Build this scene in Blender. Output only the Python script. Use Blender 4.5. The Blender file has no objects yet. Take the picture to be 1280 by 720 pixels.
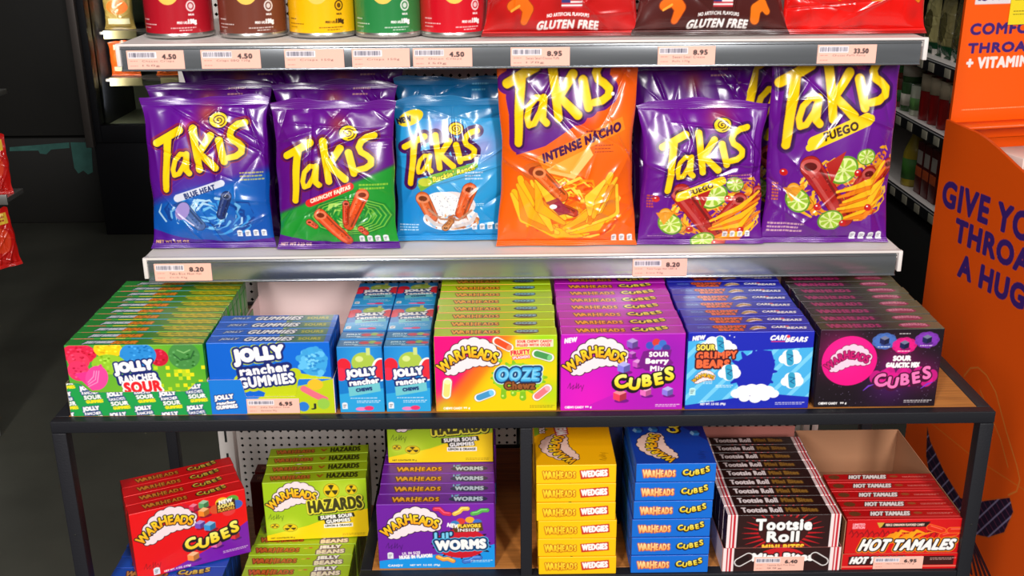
import bpy, math, random
import numpy as np
from mathutils import Matrix, Vector
rnd = random.Random(7)
PI = math.pi
col = bpy.context.scene.collection
sc = bpy.context.scene

# ------------------------------------------------------------------ camera, world, light, exposure
cam_d = bpy.data.cameras.new('camera'); cam = bpy.data.objects.new('camera', cam_d); col.objects.link(cam)
cam_d.sensor_width = 36.0; cam_d.lens = 1353.46 / 1280 * 36.0; cam_d.clip_start = 0.02
yaw, pitch, roll = math.radians(-0.4618), math.radians(19.8047), math.radians(-0.4185)
fw = Vector((-math.sin(yaw) * math.cos(pitch), math.cos(yaw) * math.cos(pitch), -math.sin(pitch)))
r0 = Vector((math.cos(yaw), math.sin(yaw), 0)); u0 = r0.cross(fw)
rt = r0 * math.cos(roll) + u0 * math.sin(roll); up = rt.cross(fw)
cam.matrix_world = Matrix(((rt.x, up.x, -fw.x, -0.0245), (rt.y, up.y, -fw.y, -1.2354), (rt.z, up.z, -fw.z, 0.6188), (0, 0, 0, 1)))
sc.camera = cam
sc.view_settings.view_transform = 'Standard'; sc.view_settings.look = 'None'
sc.view_settings.exposure = 0.0; sc.view_settings.gamma = 1.0; sc.view_settings.use_curve_mapping = False
w = bpy.data.worlds.new('world'); sc.world = w; w.use_nodes = True
w.node_tree.nodes['Background'].inputs[0].default_value = (1.0, 0.985, 0.96, 1)
w.node_tree.nodes['Background'].inputs[1].default_value = 0.14
def area(name, loc, target, sx, sy, watts, c=(1, .97, .93)):
    l = bpy.data.lights.new(name, 'AREA'); l.shape = 'RECTANGLE'; l.size = sx; l.size_y = sy; l.energy = watts; l.color = c
    o = bpy.data.objects.new(name, l); col.objects.link(o); o.location = loc
    o.rotation_euler = (Vector(target) - Vector(loc)).to_track_quat('-Z', 'Y').to_euler(); return o
area('ceiling_light', (-1.05, -2.75, 1.5), (-0.3, 0.2, 0.05), 0.30, 1.2, 69)
area('ceiling_light', (1.0, -2.8, 1.5), (0.3, 0.2, 0.05), 0.30, 1.2, 69)
area('ceiling_light', (0.0, -1.9, 1.9), (0, 0.2, 0.1), 1.8, 0.2, 12)
area('ceiling_light', (0.9, 1.9, 2.2), (1.3, 2.1, 0.0), 0.3, 2.0, 13)

# ------------------------------------------------------------------ materials
def nodemat(name, base=(.5, .5, .5), rough=.5, metal=0.0, attr=False, coat=0.0, spec=.5, noise=0.0, nscale=20.0, bump=0.0, bscale=60.0, stretch=(1, 1, 1)):
    m = bpy.data.materials.new(name); m.use_nodes = True; nt = m.node_tree; b = nt.nodes['Principled BSDF']
    b.inputs['Base Color'].default_value = (*base, 1); b.inputs['Roughness'].default_value = rough; b.inputs['Metallic'].default_value = metal
    b.inputs['Coat Weight'].default_value = coat; b.inputs['Coat Roughness'].default_value = .12; b.inputs['Specular IOR Level'].default_value = spec
    if attr:
        a = nt.nodes.new('ShaderNodeAttribute'); a.attribute_name = 'Col'; nt.links.new(a.outputs['Color'], b.inputs['Base Color'])
    if noise or bump:
        tc = nt.nodes.new('ShaderNodeTexCoord'); mp = nt.nodes.new('ShaderNodeMapping'); mp.inputs['Scale'].default_value = stretch
        nt.links.new(tc.outputs['Object'], mp.inputs['Vector'])
    if noise:
        n = nt.nodes.new('ShaderNodeTexNoise'); n.inputs['Scale'].default_value = nscale; n.inputs['Detail'].default_value = 5
        nt.links.new(mp.outputs[0], n.inputs['Vector'])
        r = nt.nodes.new('ShaderNodeValToRGB')
        r.color_ramp.elements[0].position = .3; r.color_ramp.elements[1].position = .7
        r.color_ramp.elements[0].color = (*[c * (1 - noise) for c in base], 1); r.color_ramp.elements[1].color = (*[min(1, c * (1 + noise)) for c in base], 1)
        nt.links.new(n.outputs['Fac'], r.inputs['Fac']); nt.links.new(r.outputs['Color'], b.inputs['Base Color'])
    if bump:
        n2 = nt.nodes.new('ShaderNodeTexNoise'); n2.inputs['Scale'].default_value = bscale; nt.links.new(mp.outputs[0], n2.inputs['Vector'])
        bp = nt.nodes.new('ShaderNodeBump'); bp.inputs['Strength'].default_value = bump; bp.inputs['Distance'].default_value = .002
        nt.links.new(n2.outputs['Fac'], bp.inputs['Height']); nt.links.new(bp.outputs['Normal'], b.inputs['Normal'])
    return m
def lin(c):
    return tuple((x / 255 / 12.92 if x / 255 <= .04045 else ((x / 255 + .055) / 1.055) ** 2.4) for x in c)
M = dict(
    card=nodemat('printed_card', rough=.38, attr=True, coat=.12, bump=.05, bscale=40),
    film=nodemat('glossy_film', rough=.24, attr=True, coat=.32, bump=.16, bscale=42),
    label=nodemat('label_paper', rough=.6, attr=True),
    plastic=nodemat('painted_plastic', rough=.3, attr=True),
    can=nodemat('printed_can', rough=.22, attr=True, coat=.3),
    chrome=nodemat('rail_metal', base=(.40, .42, .45), rough=.22, metal=.9, noise=.10, nscale=6, stretch=(1, 1, 12)),
    rim=nodemat('tin_rim', base=(.5, .49, .47), rough=.3, metal=.9),
    white=nodemat('white_enamel', base=lin((226, 218, 214)), rough=.45, noise=.04, nscale=8),
    dark=nodemat('shadow_board', base=(.012, .012, .012), rough=.8),
    frame=nodemat('black_powder_coat', base=(.011, .011, .015), rough=.5, spec=.35, bump=.15, bscale=400),
    wood=nodemat('oak_board', base=lin((176, 112, 52)), rough=.5, noise=.22, nscale=14, stretch=(1, 14, 14)),
    floor=nodemat('floor_vinyl', base=(.072, .072, .056), rough=.55, noise=.25, nscale=3),
    wall=nodemat('dark_wall_paint', base=(.010, .009, .0075), rough=.55, noise=.2, nscale=4),
    teal=nodemat('teal_paint', base=lin((66, 120, 112)), rough=.7, noise=.25, nscale=18),
    steel=nodemat('brushed_steel', base=(.20, .17, .16), rough=.35, metal=.7),
    paleboard=nodemat('pale_card', base=lin((236, 206, 204)), rough=.6),
    kraft=nodemat('kraft_card', base=lin((170, 118, 84)), rough=.7, noise=.06, nscale=30),
)
def glassmat():
    m = bpy.data.materials.new('door_glass'); m.use_nodes = True; b = m.node_tree.nodes['Principled BSDF']
    b.inputs['Base Color'].default_value = (.82, .9, .86, 1); b.inputs['Transmission Weight'].default_value = 1; b.inputs['Roughness'].default_value = .03; b.inputs['IOR'].default_value = 1.05
    return m
M['glass'] = glassmat()

# ------------------------------------------------------------------ raster art (colours end up as vertex colours of fine grids)
SS = 4
_tri = {}
def glyphs(s):
    if s not in _tri:
        cu = bpy.data.curves.new('lettering', 'FONT'); cu.body = s; cu.resolution_u = 4; cu.space_character = 1.14 if len(s) > 1 else 1.0
        ob = bpy.data.objects.new('lettering', cu); col.objects.link(ob); bpy.context.view_layer.update()
        dg = bpy.context.evaluated_depsgraph_get(); ev = ob.evaluated_get(dg); me = ev.to_mesh()
        me.calc_loop_triangles()
        v = np.array([p.co[:2] for p in me.vertices]); t = np.array([tr.vertices[:] for tr in me.loop_triangles])
        ev.to_mesh_clear(); bpy.data.objects.remove(ob); bpy.data.curves.remove(cu)
        lo, hi = v.min(0), v.max(0); v = (v - lo) / np.maximum(hi - lo, 1e-6)
        _tri[s] = (v, t, (hi - lo)[0] / (hi - lo)[1])
    return _tri[s]
def dil(m, r):
    r = int(round(r))
    if r < 1: return m
    H, W = m.shape; out = np.zeros_like(m)
    P = np.zeros((H, W + 2 * r + 1), np.int32); P[:, r + 1:r + 1 + W] = m; cs = np.cumsum(P, 1)
    for dy in range(-r, r + 1):
        k = int(math.sqrt(r * r - dy * dy) + .3)
        row = (cs[:, r + k + 1:r + k + 1 + W] if r + k + 1 + W <= cs.shape[1] else np.pad(cs[:, r + k + 1:], ((0, 0), (0, r + k + 1 + W - cs.shape[1])), mode='edge')) - cs[:, r - k:r - k + W]
        h = row > 0
        if dy >= 0: out[dy:] |= h[:H - dy]
        else: out[:dy] |= h[-dy:]
    return out
class Art:
    def __init__(s, w, h, bg):
        s.w, s.h = w, h; s.W, s.H = int(round(w * SS)), int(round(h * SS)); s.a = np.empty((s.H, s.W, 3), np.float32)
        s.yy, s.xx = np.mgrid[0:s.H, 0:s.W].astype(np.float32); s.yy = (s.yy + .5) / SS; s.xx = (s.xx + .5) / SS
        s.a[:] = np.array(bg, np.float32)
    def paint(s, m, c, al=1.0):
        if isinstance(c, tuple) and isinstance(c[0], tuple):
            ys = np.where(m.any(1))[0]
            if len(ys) == 0: return s
            t = np.clip((np.arange(s.H) - ys[0]) / max(1, ys[-1] - ys[0]), 0, 1)[:, None, None]
            f = np.array(c[0]) * (1 - t) + np.array(c[1]) * t; f = np.broadcast_to(f, s.a.shape)[m]
        else: f = np.array(c, np.float32)
        s.a[m] = s.a[m] * (1 - al) + f * al; return s
    def mpoly(s, pts):
        p = np.array(pts, float); m = np.zeros((s.H, s.W), bool)
        for i in range(len(p)):
            (x0, y0), (x1, y1) = p[i], p[(i + 1) % len(p)]
            if y0 == y1: continue
            c = ((y0 > s.yy) != (y1 > s.yy)) & (s.xx < (x1 - x0) * (s.yy - y0) / (y1 - y0) + x0); m ^= c
        return m
    def poly(s, pts, c, al=1, ol=()):
        m = s.mpoly(pts)
        for r, oc in ol: s.paint(dil(m, r * SS), oc)
        return s.paint(m, c, al)
    def rect(s, x0, y0, x1, y1, c, al=1): return s.paint((s.xx >= x0) & (s.xx < x1) & (s.yy >= y0) & (s.yy < y1), c, al)
    def mell(s, cx, cy, rx, ry, rot=0):
        a = math.radians(rot); dx, dy = s.xx - cx, s.yy - cy
        return ((dx * math.cos(a) - dy * math.sin(a)) / rx) ** 2 + ((dx * math.sin(a) + dy * math.cos(a)) / ry) ** 2 <= 1
    def ell(s, cx, cy, rx, ry, c, rot=0, al=1, ol=()):
        m = s.mell(cx, cy, rx, ry, rot)
        for r, oc in ol: s.paint(s.mell(cx, cy, rx + r, ry + r, rot), oc)
        return s.paint(m, c, al)
    def blob(s, cx, cy, r, c, al=.8, ry=None):
        ry = ry or r; k = np.exp(-(((s.xx - cx) / r) ** 2 + ((s.yy - cy) / ry) ** 2))[..., None] * al
        s.a = s.a * (1 - k) + np.array(c, np.float32) * k; return s
    def mline(s, pts, wd):
        m = np.zeros((s.H, s.W), bool); wds = wd if isinstance(wd, (list, tuple)) else [wd] * len(pts)
        for (a, b, w0, w1) in zip(pts[:-1], pts[1:], wds[:-1], wds[1:]):
            dx, dy = b[0] - a[0], b[1] - a[1]; L = dx * dx + dy * dy + 1e-9
            t = np.clip(((s.xx - a[0]) * dx + (s.yy - a[1]) * dy) / L, 0, 1)
            m |= (s.xx - a[0] - t * dx) ** 2 + (s.yy - a[1] - t * dy) ** 2 <= ((w0 + (w1 - w0) * t) / 2) ** 2
        return m
    def line(s, pts, wd, c, al=1, ol=()):
        m = s.mline(pts, wd)
        for r, oc in ol: s.paint(dil(m, r * SS), oc)
        return s.paint(m, c, al)
    def mtext(s, t, x, y, w, h, rot=0, skew=0, arc=0):
        v, tr, asp = glyphs(t)
        if w is None: w = h * asp
        P = np.empty_like(v); P[:, 0] = (v[:, 0] - .5) * w + skew * (v[:, 1] - .5) * h
        P[:, 1] = -(v[:, 1] - .5) * h - arc * (1 - (2 * v[:, 0] - 1) ** 2)
        a = math.radians(rot); Q = np.empty_like(P)
        Q[:, 0] = P[:, 0] * math.cos(a) + P[:, 1] * math.sin(a) + x + w / 2; Q[:, 1] = -P[:, 0] * math.sin(a) + P[:, 1] * math.cos(a) + y + h / 2
        Q = Q * SS - .5; m = np.zeros((s.H, s.W), bool)
        for i, j, k in tr:
            A, B, C = Q[i], Q[j], Q[k]
            x0 = max(0, int(math.ceil(min(A[0], B[0], C[0])))); x1 = min(s.W - 1, int(math.floor(max(A[0], B[0], C[0]))))
            y0 = max(0, int(math.ceil(min(A[1], B[1], C[1])))); y1 = min(s.H - 1, int(math.floor(max(A[1], B[1], C[1]))))
            if x1 < x0 or y1 < y0: continue
            X, Y = np.meshgrid(np.arange(x0, x1 + 1), np.arange(y0, y1 + 1))
            e0 = (B[0] - A[0]) * (Y - A[1]) - (B[1] - A[1]) * (X - A[0]); e1 = (C[0] - B[0]) * (Y - B[1]) - (C[1] - B[1]) * (X - B[0]); e2 = (A[0] - C[0]) * (Y - C[1]) - (A[1] - C[1]) * (X - C[0])
            m[y0:y1 + 1, x0:x1 + 1] |= ((e0 >= 0) & (e1 >= 0) & (e2 >= 0)) | ((e0 <= 0) & (e1 <= 0) & (e2 <= 0))
        return m
    def text(s, t, x, y, w, h, c, b=0.0, ol=(), rot=0, skew=0, arc=0, al=1, sh=None):
        m = s.mtext(t, x, y, w, h, rot, skew, arc)
        if b: m = dil(m, b * .82 * SS)
        if sh:
            dx, dy, sc_ = int(sh[0] * SS), int(sh[1] * SS), sh[2]; big = dil(m, (ol[0][0] if ol else 0) * SS)
            for k in range(1, max(abs(dx), abs(dy)) + 1):
                n = max(abs(dx), abs(dy)); s.paint(np.roll(np.roll(big, int(dx * k / n), 1), int(dy * k / n), 0), sc_)
        for r, oc in ol: s.paint(dil(m, r * .8 * SS), oc)
        return s.paint(m, c, al)
    def letters(s, items, c, b=0, ol=(), sh=None, ws=1.0):
        ms = []
        for ch, cx, cy, h, rot in items:
            s_w = h * glyphs(ch)[2] * ws; ms.append(dil(s.mtext(ch, cx - s_w / 2, cy - h / 2, s_w, h, rot), b * SS))
        al = np.logical_or.reduce(ms)
        for r, oc in ol:
            big = dil(al, r * SS)
            if sh:
                n = max(1, int(max(abs(sh[0]), abs(sh[1])) * SS))
                for k in range(1, n + 1): s.paint(np.roll(np.roll(big, int(sh[0] * SS * k / n), 1), int(sh[1] * SS * k / n), 0), sh[2])
            s.paint(big, oc)
        for m in ms: s.paint(m, c)
        return s
    def final(s, k=2):
        if not hasattr(s, 'f'):
            n = SS // k; H, W = s.H // n * n, s.W // n * n
            f = s.a[:H, :W].reshape(H // n, n, W // n, n, 3).mean((1, 3)) / 255
            s.f = np.where(f <= .04045, f / 12.92, ((np.maximum(f, 0) + .055) / 1.055) ** 2.4).astype(np.float32)
        return s.f
    def sample(s, u, v):  # u,v in 0..1 arrays (v down)
        f = s.final(); H, W = f.shape[:2]
        x = np.clip(u * W - .5, 0, W - 1.001); y = np.clip(v * H - .5, 0, H - 1.001)
        i = x.astype(int); j = y.astype(int); i2 = np.minimum(i + 1, W - 1); j2 = np.minimum(j + 1, H - 1); fx = (x - i)[..., None]; fy = (y - j)[..., None]
        return (f[j, i] * (1 - fx) + f[j, i2] * fx) * (1 - fy) + (f[j2, i] * (1 - fx) + f[j2, i2] * fx) * fy
WHT, BLK, YEL = (250, 246, 244), (26, 18, 24), (250, 215, 20)

# ------------------------------------------------------------------ mesh building
class MB:
    def __init__(s): s.V = []; s.C = []; s.F = []; s.Mi = []; s.n = 0
    def add(s, v, faces, c=(.5, .5, .5), mi=0):
        v = np.asarray(v, np.float32).reshape(-1, 3); s.V.append(v)
        s.C.append(np.broadcast_to(np.asarray(c, np.float32), v.shape) if np.ndim(c) == 1 else np.asarray(c, np.float32).reshape(-1, 3))
        for f in faces: s.F.append(np.asarray(f, np.int32).reshape(1, -1) + s.n); s.Mi.append(np.array([mi]))
        s.n += len(v); return s
    def grid(s, P, c=(.5, .5, .5), mi=0, flip=False, close=False):
        n, m = P.shape[:2]; idx = np.arange(n * m).reshape(n, m)
        if close: idx = np.concatenate([idx, idx[:, :1]], 1)
        q = np.stack([idx[:-1, :-1], idx[:-1, 1:], idx[1:, 1:], idx[1:, :-1]], -1).reshape(-1, 4)
        if flip: q = q[:, ::-1]
        s.V.append(P.reshape(-1, 3).astype(np.float32))
        s.C.append(np.broadcast_to(np.asarray(c, np.float32), (n * m, 3)) if np.ndim(c) == 1 else c.reshape(-1, 3).astype(np.float32))
        s.F.append(q + s.n); s.Mi.append(np.full(len(q), mi)); s.n += n * m; return s
    def box(s, lo, hi, c=(.5, .5, .5), mi=0, r=.0006, tf=None):
        rbox(s, lo, hi, r, {k: c for k in ('front', 'back', 'left', 'right', 'top', 'bottom')}, mi=mi, tf=tf); return s
    def lathe(s, prof, cx=0, cy=0, n=40, c=(.5, .5, .5), mi=0, colf=None):
        p = np.array(prof, float); a = np.linspace(0, 2 * PI, n, endpoint=False)
        P = np.stack([cx + p[:, :1] * np.cos(a), cy + p[:, :1] * np.sin(a), np.repeat(p[:, 1:2], n, 1)], -1)
        s.grid(P, c if colf is None else colf(P), mi, close=True); return s
    def tube(s, pts, rad, n=10, c=(.5, .5, .5), mi=0):
        pts = [Vector(p) for p in pts]; R = []
        for i, p in enumerate(pts):
            d = (pts[min(i + 1, len(pts) - 1)] - pts[max(i - 1, 0)]).normalized(); a = d.orthogonal().normalized() if i == 0 else (R_a - d * R_a.dot(d)).normalized()
            R_a = a; b = d.cross(a); r = rad[i] if isinstance(rad, (list, tuple)) else rad
            R.append([list(p + (a * math.cos(t) + b * math.sin(t)) * r) for t in np.linspace(0, 2 * PI, n, endpoint=False)])
        s.grid(np.array(R), c, mi, close=True); return s
    def build(s, name, mats, parent=None, smooth=True):
        V = np.concatenate(s.V); Cc = np.concatenate(s.C); me = bpy.data.meshes.new(name)
        lt = np.concatenate([np.full(len(f), f.shape[1]) for f in s.F]); li = np.concatenate([f.ravel() for f in s.F])
        me.vertices.add(len(V)); me.vertices.foreach_set('co', V.ravel()); me.loops.add(len(li)); me.loops.foreach_set('vertex_index', li.astype(np.int32))
        me.polygons.add(len(lt)); me.polygons.foreach_set('loop_start', (np.cumsum(lt) - lt).astype(np.int32)); me.polygons.foreach_set('loop_total', lt.astype(np.int32))
        me.polygons.foreach_set('material_index', np.concatenate(s.Mi).astype(np.int32))
        me.polygons.foreach_set('use_smooth', np.full(len(lt), smooth)); me.update(calc_edges=True)
        at = me.color_attributes.new('Col', 'FLOAT_COLOR', 'POINT'); at.data.foreach_set('color', np.concatenate([Cc, np.ones((len(Cc), 1), np.float32)], 1).ravel())
        for m in (mats if isinstance(mats, (list, tuple)) else [mats]): me.materials.append(M[m])
        me.validate(); o = bpy.data.objects.new(name, me); col.objects.link(o)
        if parent: o.parent = parent
        return o
def rbox(mb, lo, hi, r, faces, mi=0, bulge=0.0, tf=None, dens=2.0):
    """rounded box; faces: name -> linear colour tuple or Art"""
    lo, hi = np.array(lo, float), np.array(hi, float); ctr = (lo + hi) / 2; h = (hi - lo) / 2; r = min(r, *(h * .98))
    def coords(L, n):
        base = [-L, -L + r * .4, -L + r, L - r, L - r * .4, L]
        if n > 0: base += list(np.linspace(-L, L, n + 1))
        return np.array(sorted(set(np.round(base, 7))))
    ax = dict(front=(0, 2, 1, -1), back=(0, 2, 1, 1), left=(1, 2, 0, -1), right=(1, 2, 0, 1), top=(0, 1, 2, 1), bottom=(0, 1, 2, -1))
    for k, c in faces.items():
        a, b, n, sg = ax[k]; art = isinstance(c, Art)
        A = coords(h[a], int(c.w * dens) if art else (8 if bulge else 0)); B = coords(h[b], int(c.h * dens) if art else (8 if bulge else 0))
        aa, bb = np.meshgrid(A, B); P = np.zeros(aa.shape + (3,)); P[..., a] = aa; P[..., b] = bb; P[..., n] = sg * h[n]
        inner = np.clip(P, -h + r, h - r); d = P - inner; L = np.linalg.norm(d, axis=-1, keepdims=True); Q = inner + d / np.maximum(L, 1e-9) * r
        if bulge and k in ('front', 'back'): Q[..., n] += sg * bulge * np.cos(aa / h[a] * PI / 2) * np.cos(bb / h[b] * PI / 2)
        if art:
            u = (aa + h[a]) / (2 * h[a]); v = 1 - (bb + h[b]) / (2 * h[b])
            if k in ('left', 'back'): u = 1 - u
            cc = c.sample(u, v)
        else: cc = tuple(c)
        Q = Q + ctr
        if tf is not None: Q = tf(Q)
        mb.grid(Q, cc, mi, flip=((k in ('back', 'left', 'bottom'))))
def tag(o, label=None, cat=None, group=None, kind=None):
    if label: o['label'] = label
    if cat: o['category'] = cat
    if group: o['group'] = group
    if kind: o['kind'] = kind
    return o
def empty(name, loc=(0, 0, 0), rz=0):
    o = bpy.data.objects.new(name, None); col.objects.link(o); o.location = loc; o.rotation_euler = (0, 0, rz); o.empty_display_size = .02; return o
def dup(root, loc, rot=(0, 0, 0), label=None):
    r = root.copy(); col.objects.link(r); r.location = loc; r.rotation_euler = rot
    if label: r['label'] = label
    for ch in list(root.children):
        c = ch.copy(); col.objects.link(c); c.parent = r
        for g in ch.children:
            d = g.copy(); col.objects.link(d); d.parent = c
    return r
ORD = ['', 'second ', 'third ', 'fourth ', 'fifth ', 'sixth ', 'seventh ', 'eighth ', 'ninth ', 'tenth ', 'eleventh ', 'twelfth ']

# ------------------------------------------------------------------ printed motifs
def cloudlogo(A, x, y, s, fill=((255, 226, 40), (255, 160, 20)), cloud=(250, 226, 230), edge=BLK):
    """mushroom cloud with arched lettering; about 80 x 50 units at s=1"""
    pts = [(13, 36, 7), (20, 25, 9), (28, 16, 9), (38, 10, 9.5), (49, 8, 10), (60, 10, 9.5), (69, 15, 8.5), (77, 22, 7), (22, 43, 6.5), (31, 38, 7.5), (40, 33, 8), (50, 30, 8), (60, 30, 7.5), (70, 31, 7), (77, 31, 5), (15, 45, 4.5)]
    for e, c in ((1.1, edge), (0, cloud)):
        m = np.zeros((A.H, A.W), bool)
        for px, py, r in pts: m |= A.mell(x + px * s, y + py * s, (r + e) * s, (r + e) * s)
        A.paint(m, c)
    A.letters([(c, x + px * s, y + py * s, h * s, r) for c, px, py, h, r in (('W', 10, 37, 13, 38), ('A', 20, 28, 12, 28), ('R', 29, 22, 13, 20), ('H', 39, 18, 14.5, 8), ('E', 49, 18.5, 13, 0), ('A', 58, 20, 13, -8), ('D', 67, 23, 13, -14), ('S', 75.5, 26, 14, -18))], fill, b=.75 * s, ol=((1.5 * s, edge),), ws=.76)
def warname(A, x, y, w, h, c=((255, 200, 60), (240, 140, 30)), ol=(90, 30, 10)):
    n = 'WARHEADS'; k = w / 8.3
    A.letters([(ch, x + (i + .6) * k, y + h / 2, h * (1.0 if ch in 'WH' else .8), 0) for i, ch in enumerate(n)], c, b=h * .05, ol=((h * .10, ol),), ws=k * .78 / (h * .72))
def cubes(A, x, y, s, fill=((255, 250, 130), (250, 205, 20)), ed=BLK, tilt=1.0, dx=0):
    A.letters([('C', x + 9 * s, y + 6 * s, 15 * s, 14), ('U', x + 24 * s, y + 9 * s, 13 * s, -6), ('B', x + 38 * s, y + 5 * s * tilt, 13 * s, 4), ('E', x + 51 * s, y + 3 * s * tilt, 13 * s, 12), ('S', x + 63 * s, y - 3 * s * tilt, 15 * s, 8)], fill, b=1.0 * s, ol=((1.7 * s, ed),), sh=(-1.6 * s, 2.0 * s, ed))
def cubecandy(A, cx, cy, r, c):
    l = tuple(min(255, int(v * .6 + 100)) for v in c); d = tuple(int(v * .72) for v in c)
    A.ell(cx + r * .3, cy + r * .9, r * 1.1, r * .35, (30, 10, 60), al=.45)
    A.poly([(cx - r, cy - r * .5), (cx, cy - r), (cx + r, cy - r * .5), (cx + r, cy + r * .6), (cx, cy + r), (cx - r, cy + r * .6)], c)
    A.poly([(cx - r, cy - r * .5), (cx, cy - r), (cx + r, cy - r * .5), (cx, cy - r * .05)], l); A.poly([(cx, cy - r * .05), (cx + r, cy - r * .5), (cx + r, cy + r * .6), (cx, cy + r)], d)
def scribble(A, x, y, s, c=(40, 10, 40)):
    p = [(0, 8), (4, 0), (4, 9), (9, 3), (7, 10), (12, 6), (13, 0), (12, 9), (16, 1), (15, 9), (19, 4), (21, 10), (23, 3), (20, 13)]
    A.line([(x + a * s, y + b * s) for a, b in p], .5, c)
def fine(A, x, y, w, n=2, c=WHT, al=.75, h=1.0, gap=2.2):
    for k in range(n):
        q = x
        while q < x + w * (1 - .15 * (k % 2)):
            L = rnd.uniform(1.5, 4.5); A.rect(q, y + k * gap, min(q + L, x + w), y + k * gap + h, c, al); q += L + .8
def nut(A, x, y, s=9, c=(235, 235, 240)):
    A.rect(x, y + s * .1, x + s * .85, y + s * 1.1, c); A.ell(x + s * .42, y + s * .2, s * .42, s * .25, c)
    for k in range(3): A.rect(x + s * .15, y + s * (.3 + .22 * k), x + s * (.7 - .1 * k), y + s * (.4 + .22 * k), (70, 70, 90))
def rancher(A, x, y, s, third=None, tc=WHT, patch=(20, 34, 110), low=True, rot=6):
    """navy patch with white two line lettering, 56 x 30 at s=1"""
    m = A.mtext('JOLLY', x + 5 * s, y, 46 * s, 15 * s, rot); m2 = A.mtext('rancher' if low else 'RANCHER', x + 9 * s, y + 17 * s, 46 * s, 9 * s, rot)
    A.paint(dil(m | m2, 3.6 * s * SS), patch); A.paint(dil(m, 1.6 * s * SS), WHT); A.paint(dil(m2, .8 * s * SS), WHT)
    if third: A.text(third, x + 7 * s, y + 28 * s, 52 * s, 10 * s, tc, b=1.0 * s, ol=((2.4 * s, (20, 34, 110) if tc == WHT else WHT),), rot=rot)

# --- candy box fronts (one unit is about a millimetre)
def art_ooze():
    A = Art(157, 105, (250, 212, 0)); A.a[:] = np.array((250, 205, 0), np.float32)
    t = np.clip((A.xx + A.yy * .75 - 72) / 34, 0, 1)[..., None]; A.a = np.array((245, 0, 120)) * (1 - t) + A.a * t
    t2 = np.exp(-((A.xx + A.yy * .75 - 92) / 16) ** 2)[..., None] * .75; A.a = A.a * (1 - t2) + np.array((255, 110, 10)) * t2
    A.blob(140, 8, 30, (150, 215, 20), .9); A.blob(150, 80, 22, (170, 215, 20), .8); A.blob(10, 100, 20, (200, 220, 20), .7)
    cloudlogo(A, 2, 4, 1.0)
    for cx, cy, rot, c in ((88, 12, -30, (240, 75, 30)), (139, 28, -18, (70, 150, 80)), (15, 72, 84, (250, 220, 120)), (64, 82, 22, (70, 150, 200)), (138, 79, 40, (250, 120, 130))):
        a = math.radians(rot); dx, dy = math.cos(a) * 9, -math.sin(a) * 9
        A.line([(cx - dx, cy - dy), (cx + dx, cy + dy)], 11, WHT, ol=((.8, (160, 130, 60)),)); A.line([(cx - dx * .9, cy - dy * .9), (cx + dx * .9, cy + dy * .9)], 8.6, c)
        A.ell(cx + dx, cy + dy, 3.2, 4.3, tuple(min(255, v + 50) for v in c), rot=rot)
    A.rect(104, 6, 152, 16, (255, 225, 215), .9); A.text('SOUR CHEWY CANDY', 106, 6.8, 44, 3.4, (220, 40, 40), b=.25); A.text('FILLED WITH OOZE', 106, 11.6, 42, 3.4, (220, 40, 40), b=.25)
    A.text('FRUITY', 98, 20, 24, 6, (225, 30, 60), b=.6, ol=((1, (255, 240, 160)),), rot=5); A.text('SPLASHERS', 100, 28, 22, 3.4, WHT, b=.3, ol=((.8, (225, 30, 60)),), rot=5)
    for (bx, by, r, L) in ((88, 66, 4, 18), (101, 68, 4, 12), (113, 70, 4.5, 16), (128, 62, 3, 10), (84, 40, 3, -6)):
        A.line([(bx, by - 6), (bx, by + L)], [r, r * 2], (130, 190, 30)); A.ell(bx, by + L, r, r, (130, 190, 30)); A.ell(bx - 1, by + L - 1, r * .35, r * .35, (210, 240, 120))
    for k in range(18):
        a = k * 2 * PI / 18; A.line([(107, 58), (107 + math.cos(a) * rnd.uniform(30, 37), 58 + math.sin(a) * rnd.uniform(16, 24))], [20, 3.5], (130, 190, 30))
    A.ell(107, 58, 33, 20, (150, 205, 40)); A.text('OOZE', 80, 45, 54, 17, (70, 170, 225), b=1.8, ol=((3.2, (20, 60, 110)), (4.3, (215, 240, 250)), (3.2, (20, 60, 110))), skew=.12)
    A.text('OOZE', 82, 47, 50, 13, (120, 205, 240), b=.7, skew=.12); A.text('Chewz', 90, 64, 38, 9.5, (150, 85, 40), b=.9, ol=((1.8, (70, 30, 10)),))
    A.text('CHEWY CANDY', 10, 98.5, 24, 3, WHT, b=.3); A.text('99 g', 36, 98.5, 8, 3, WHT, b=.3); fine(A, 122, 97, 32, 2, (120, 110, 20)); return A
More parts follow.
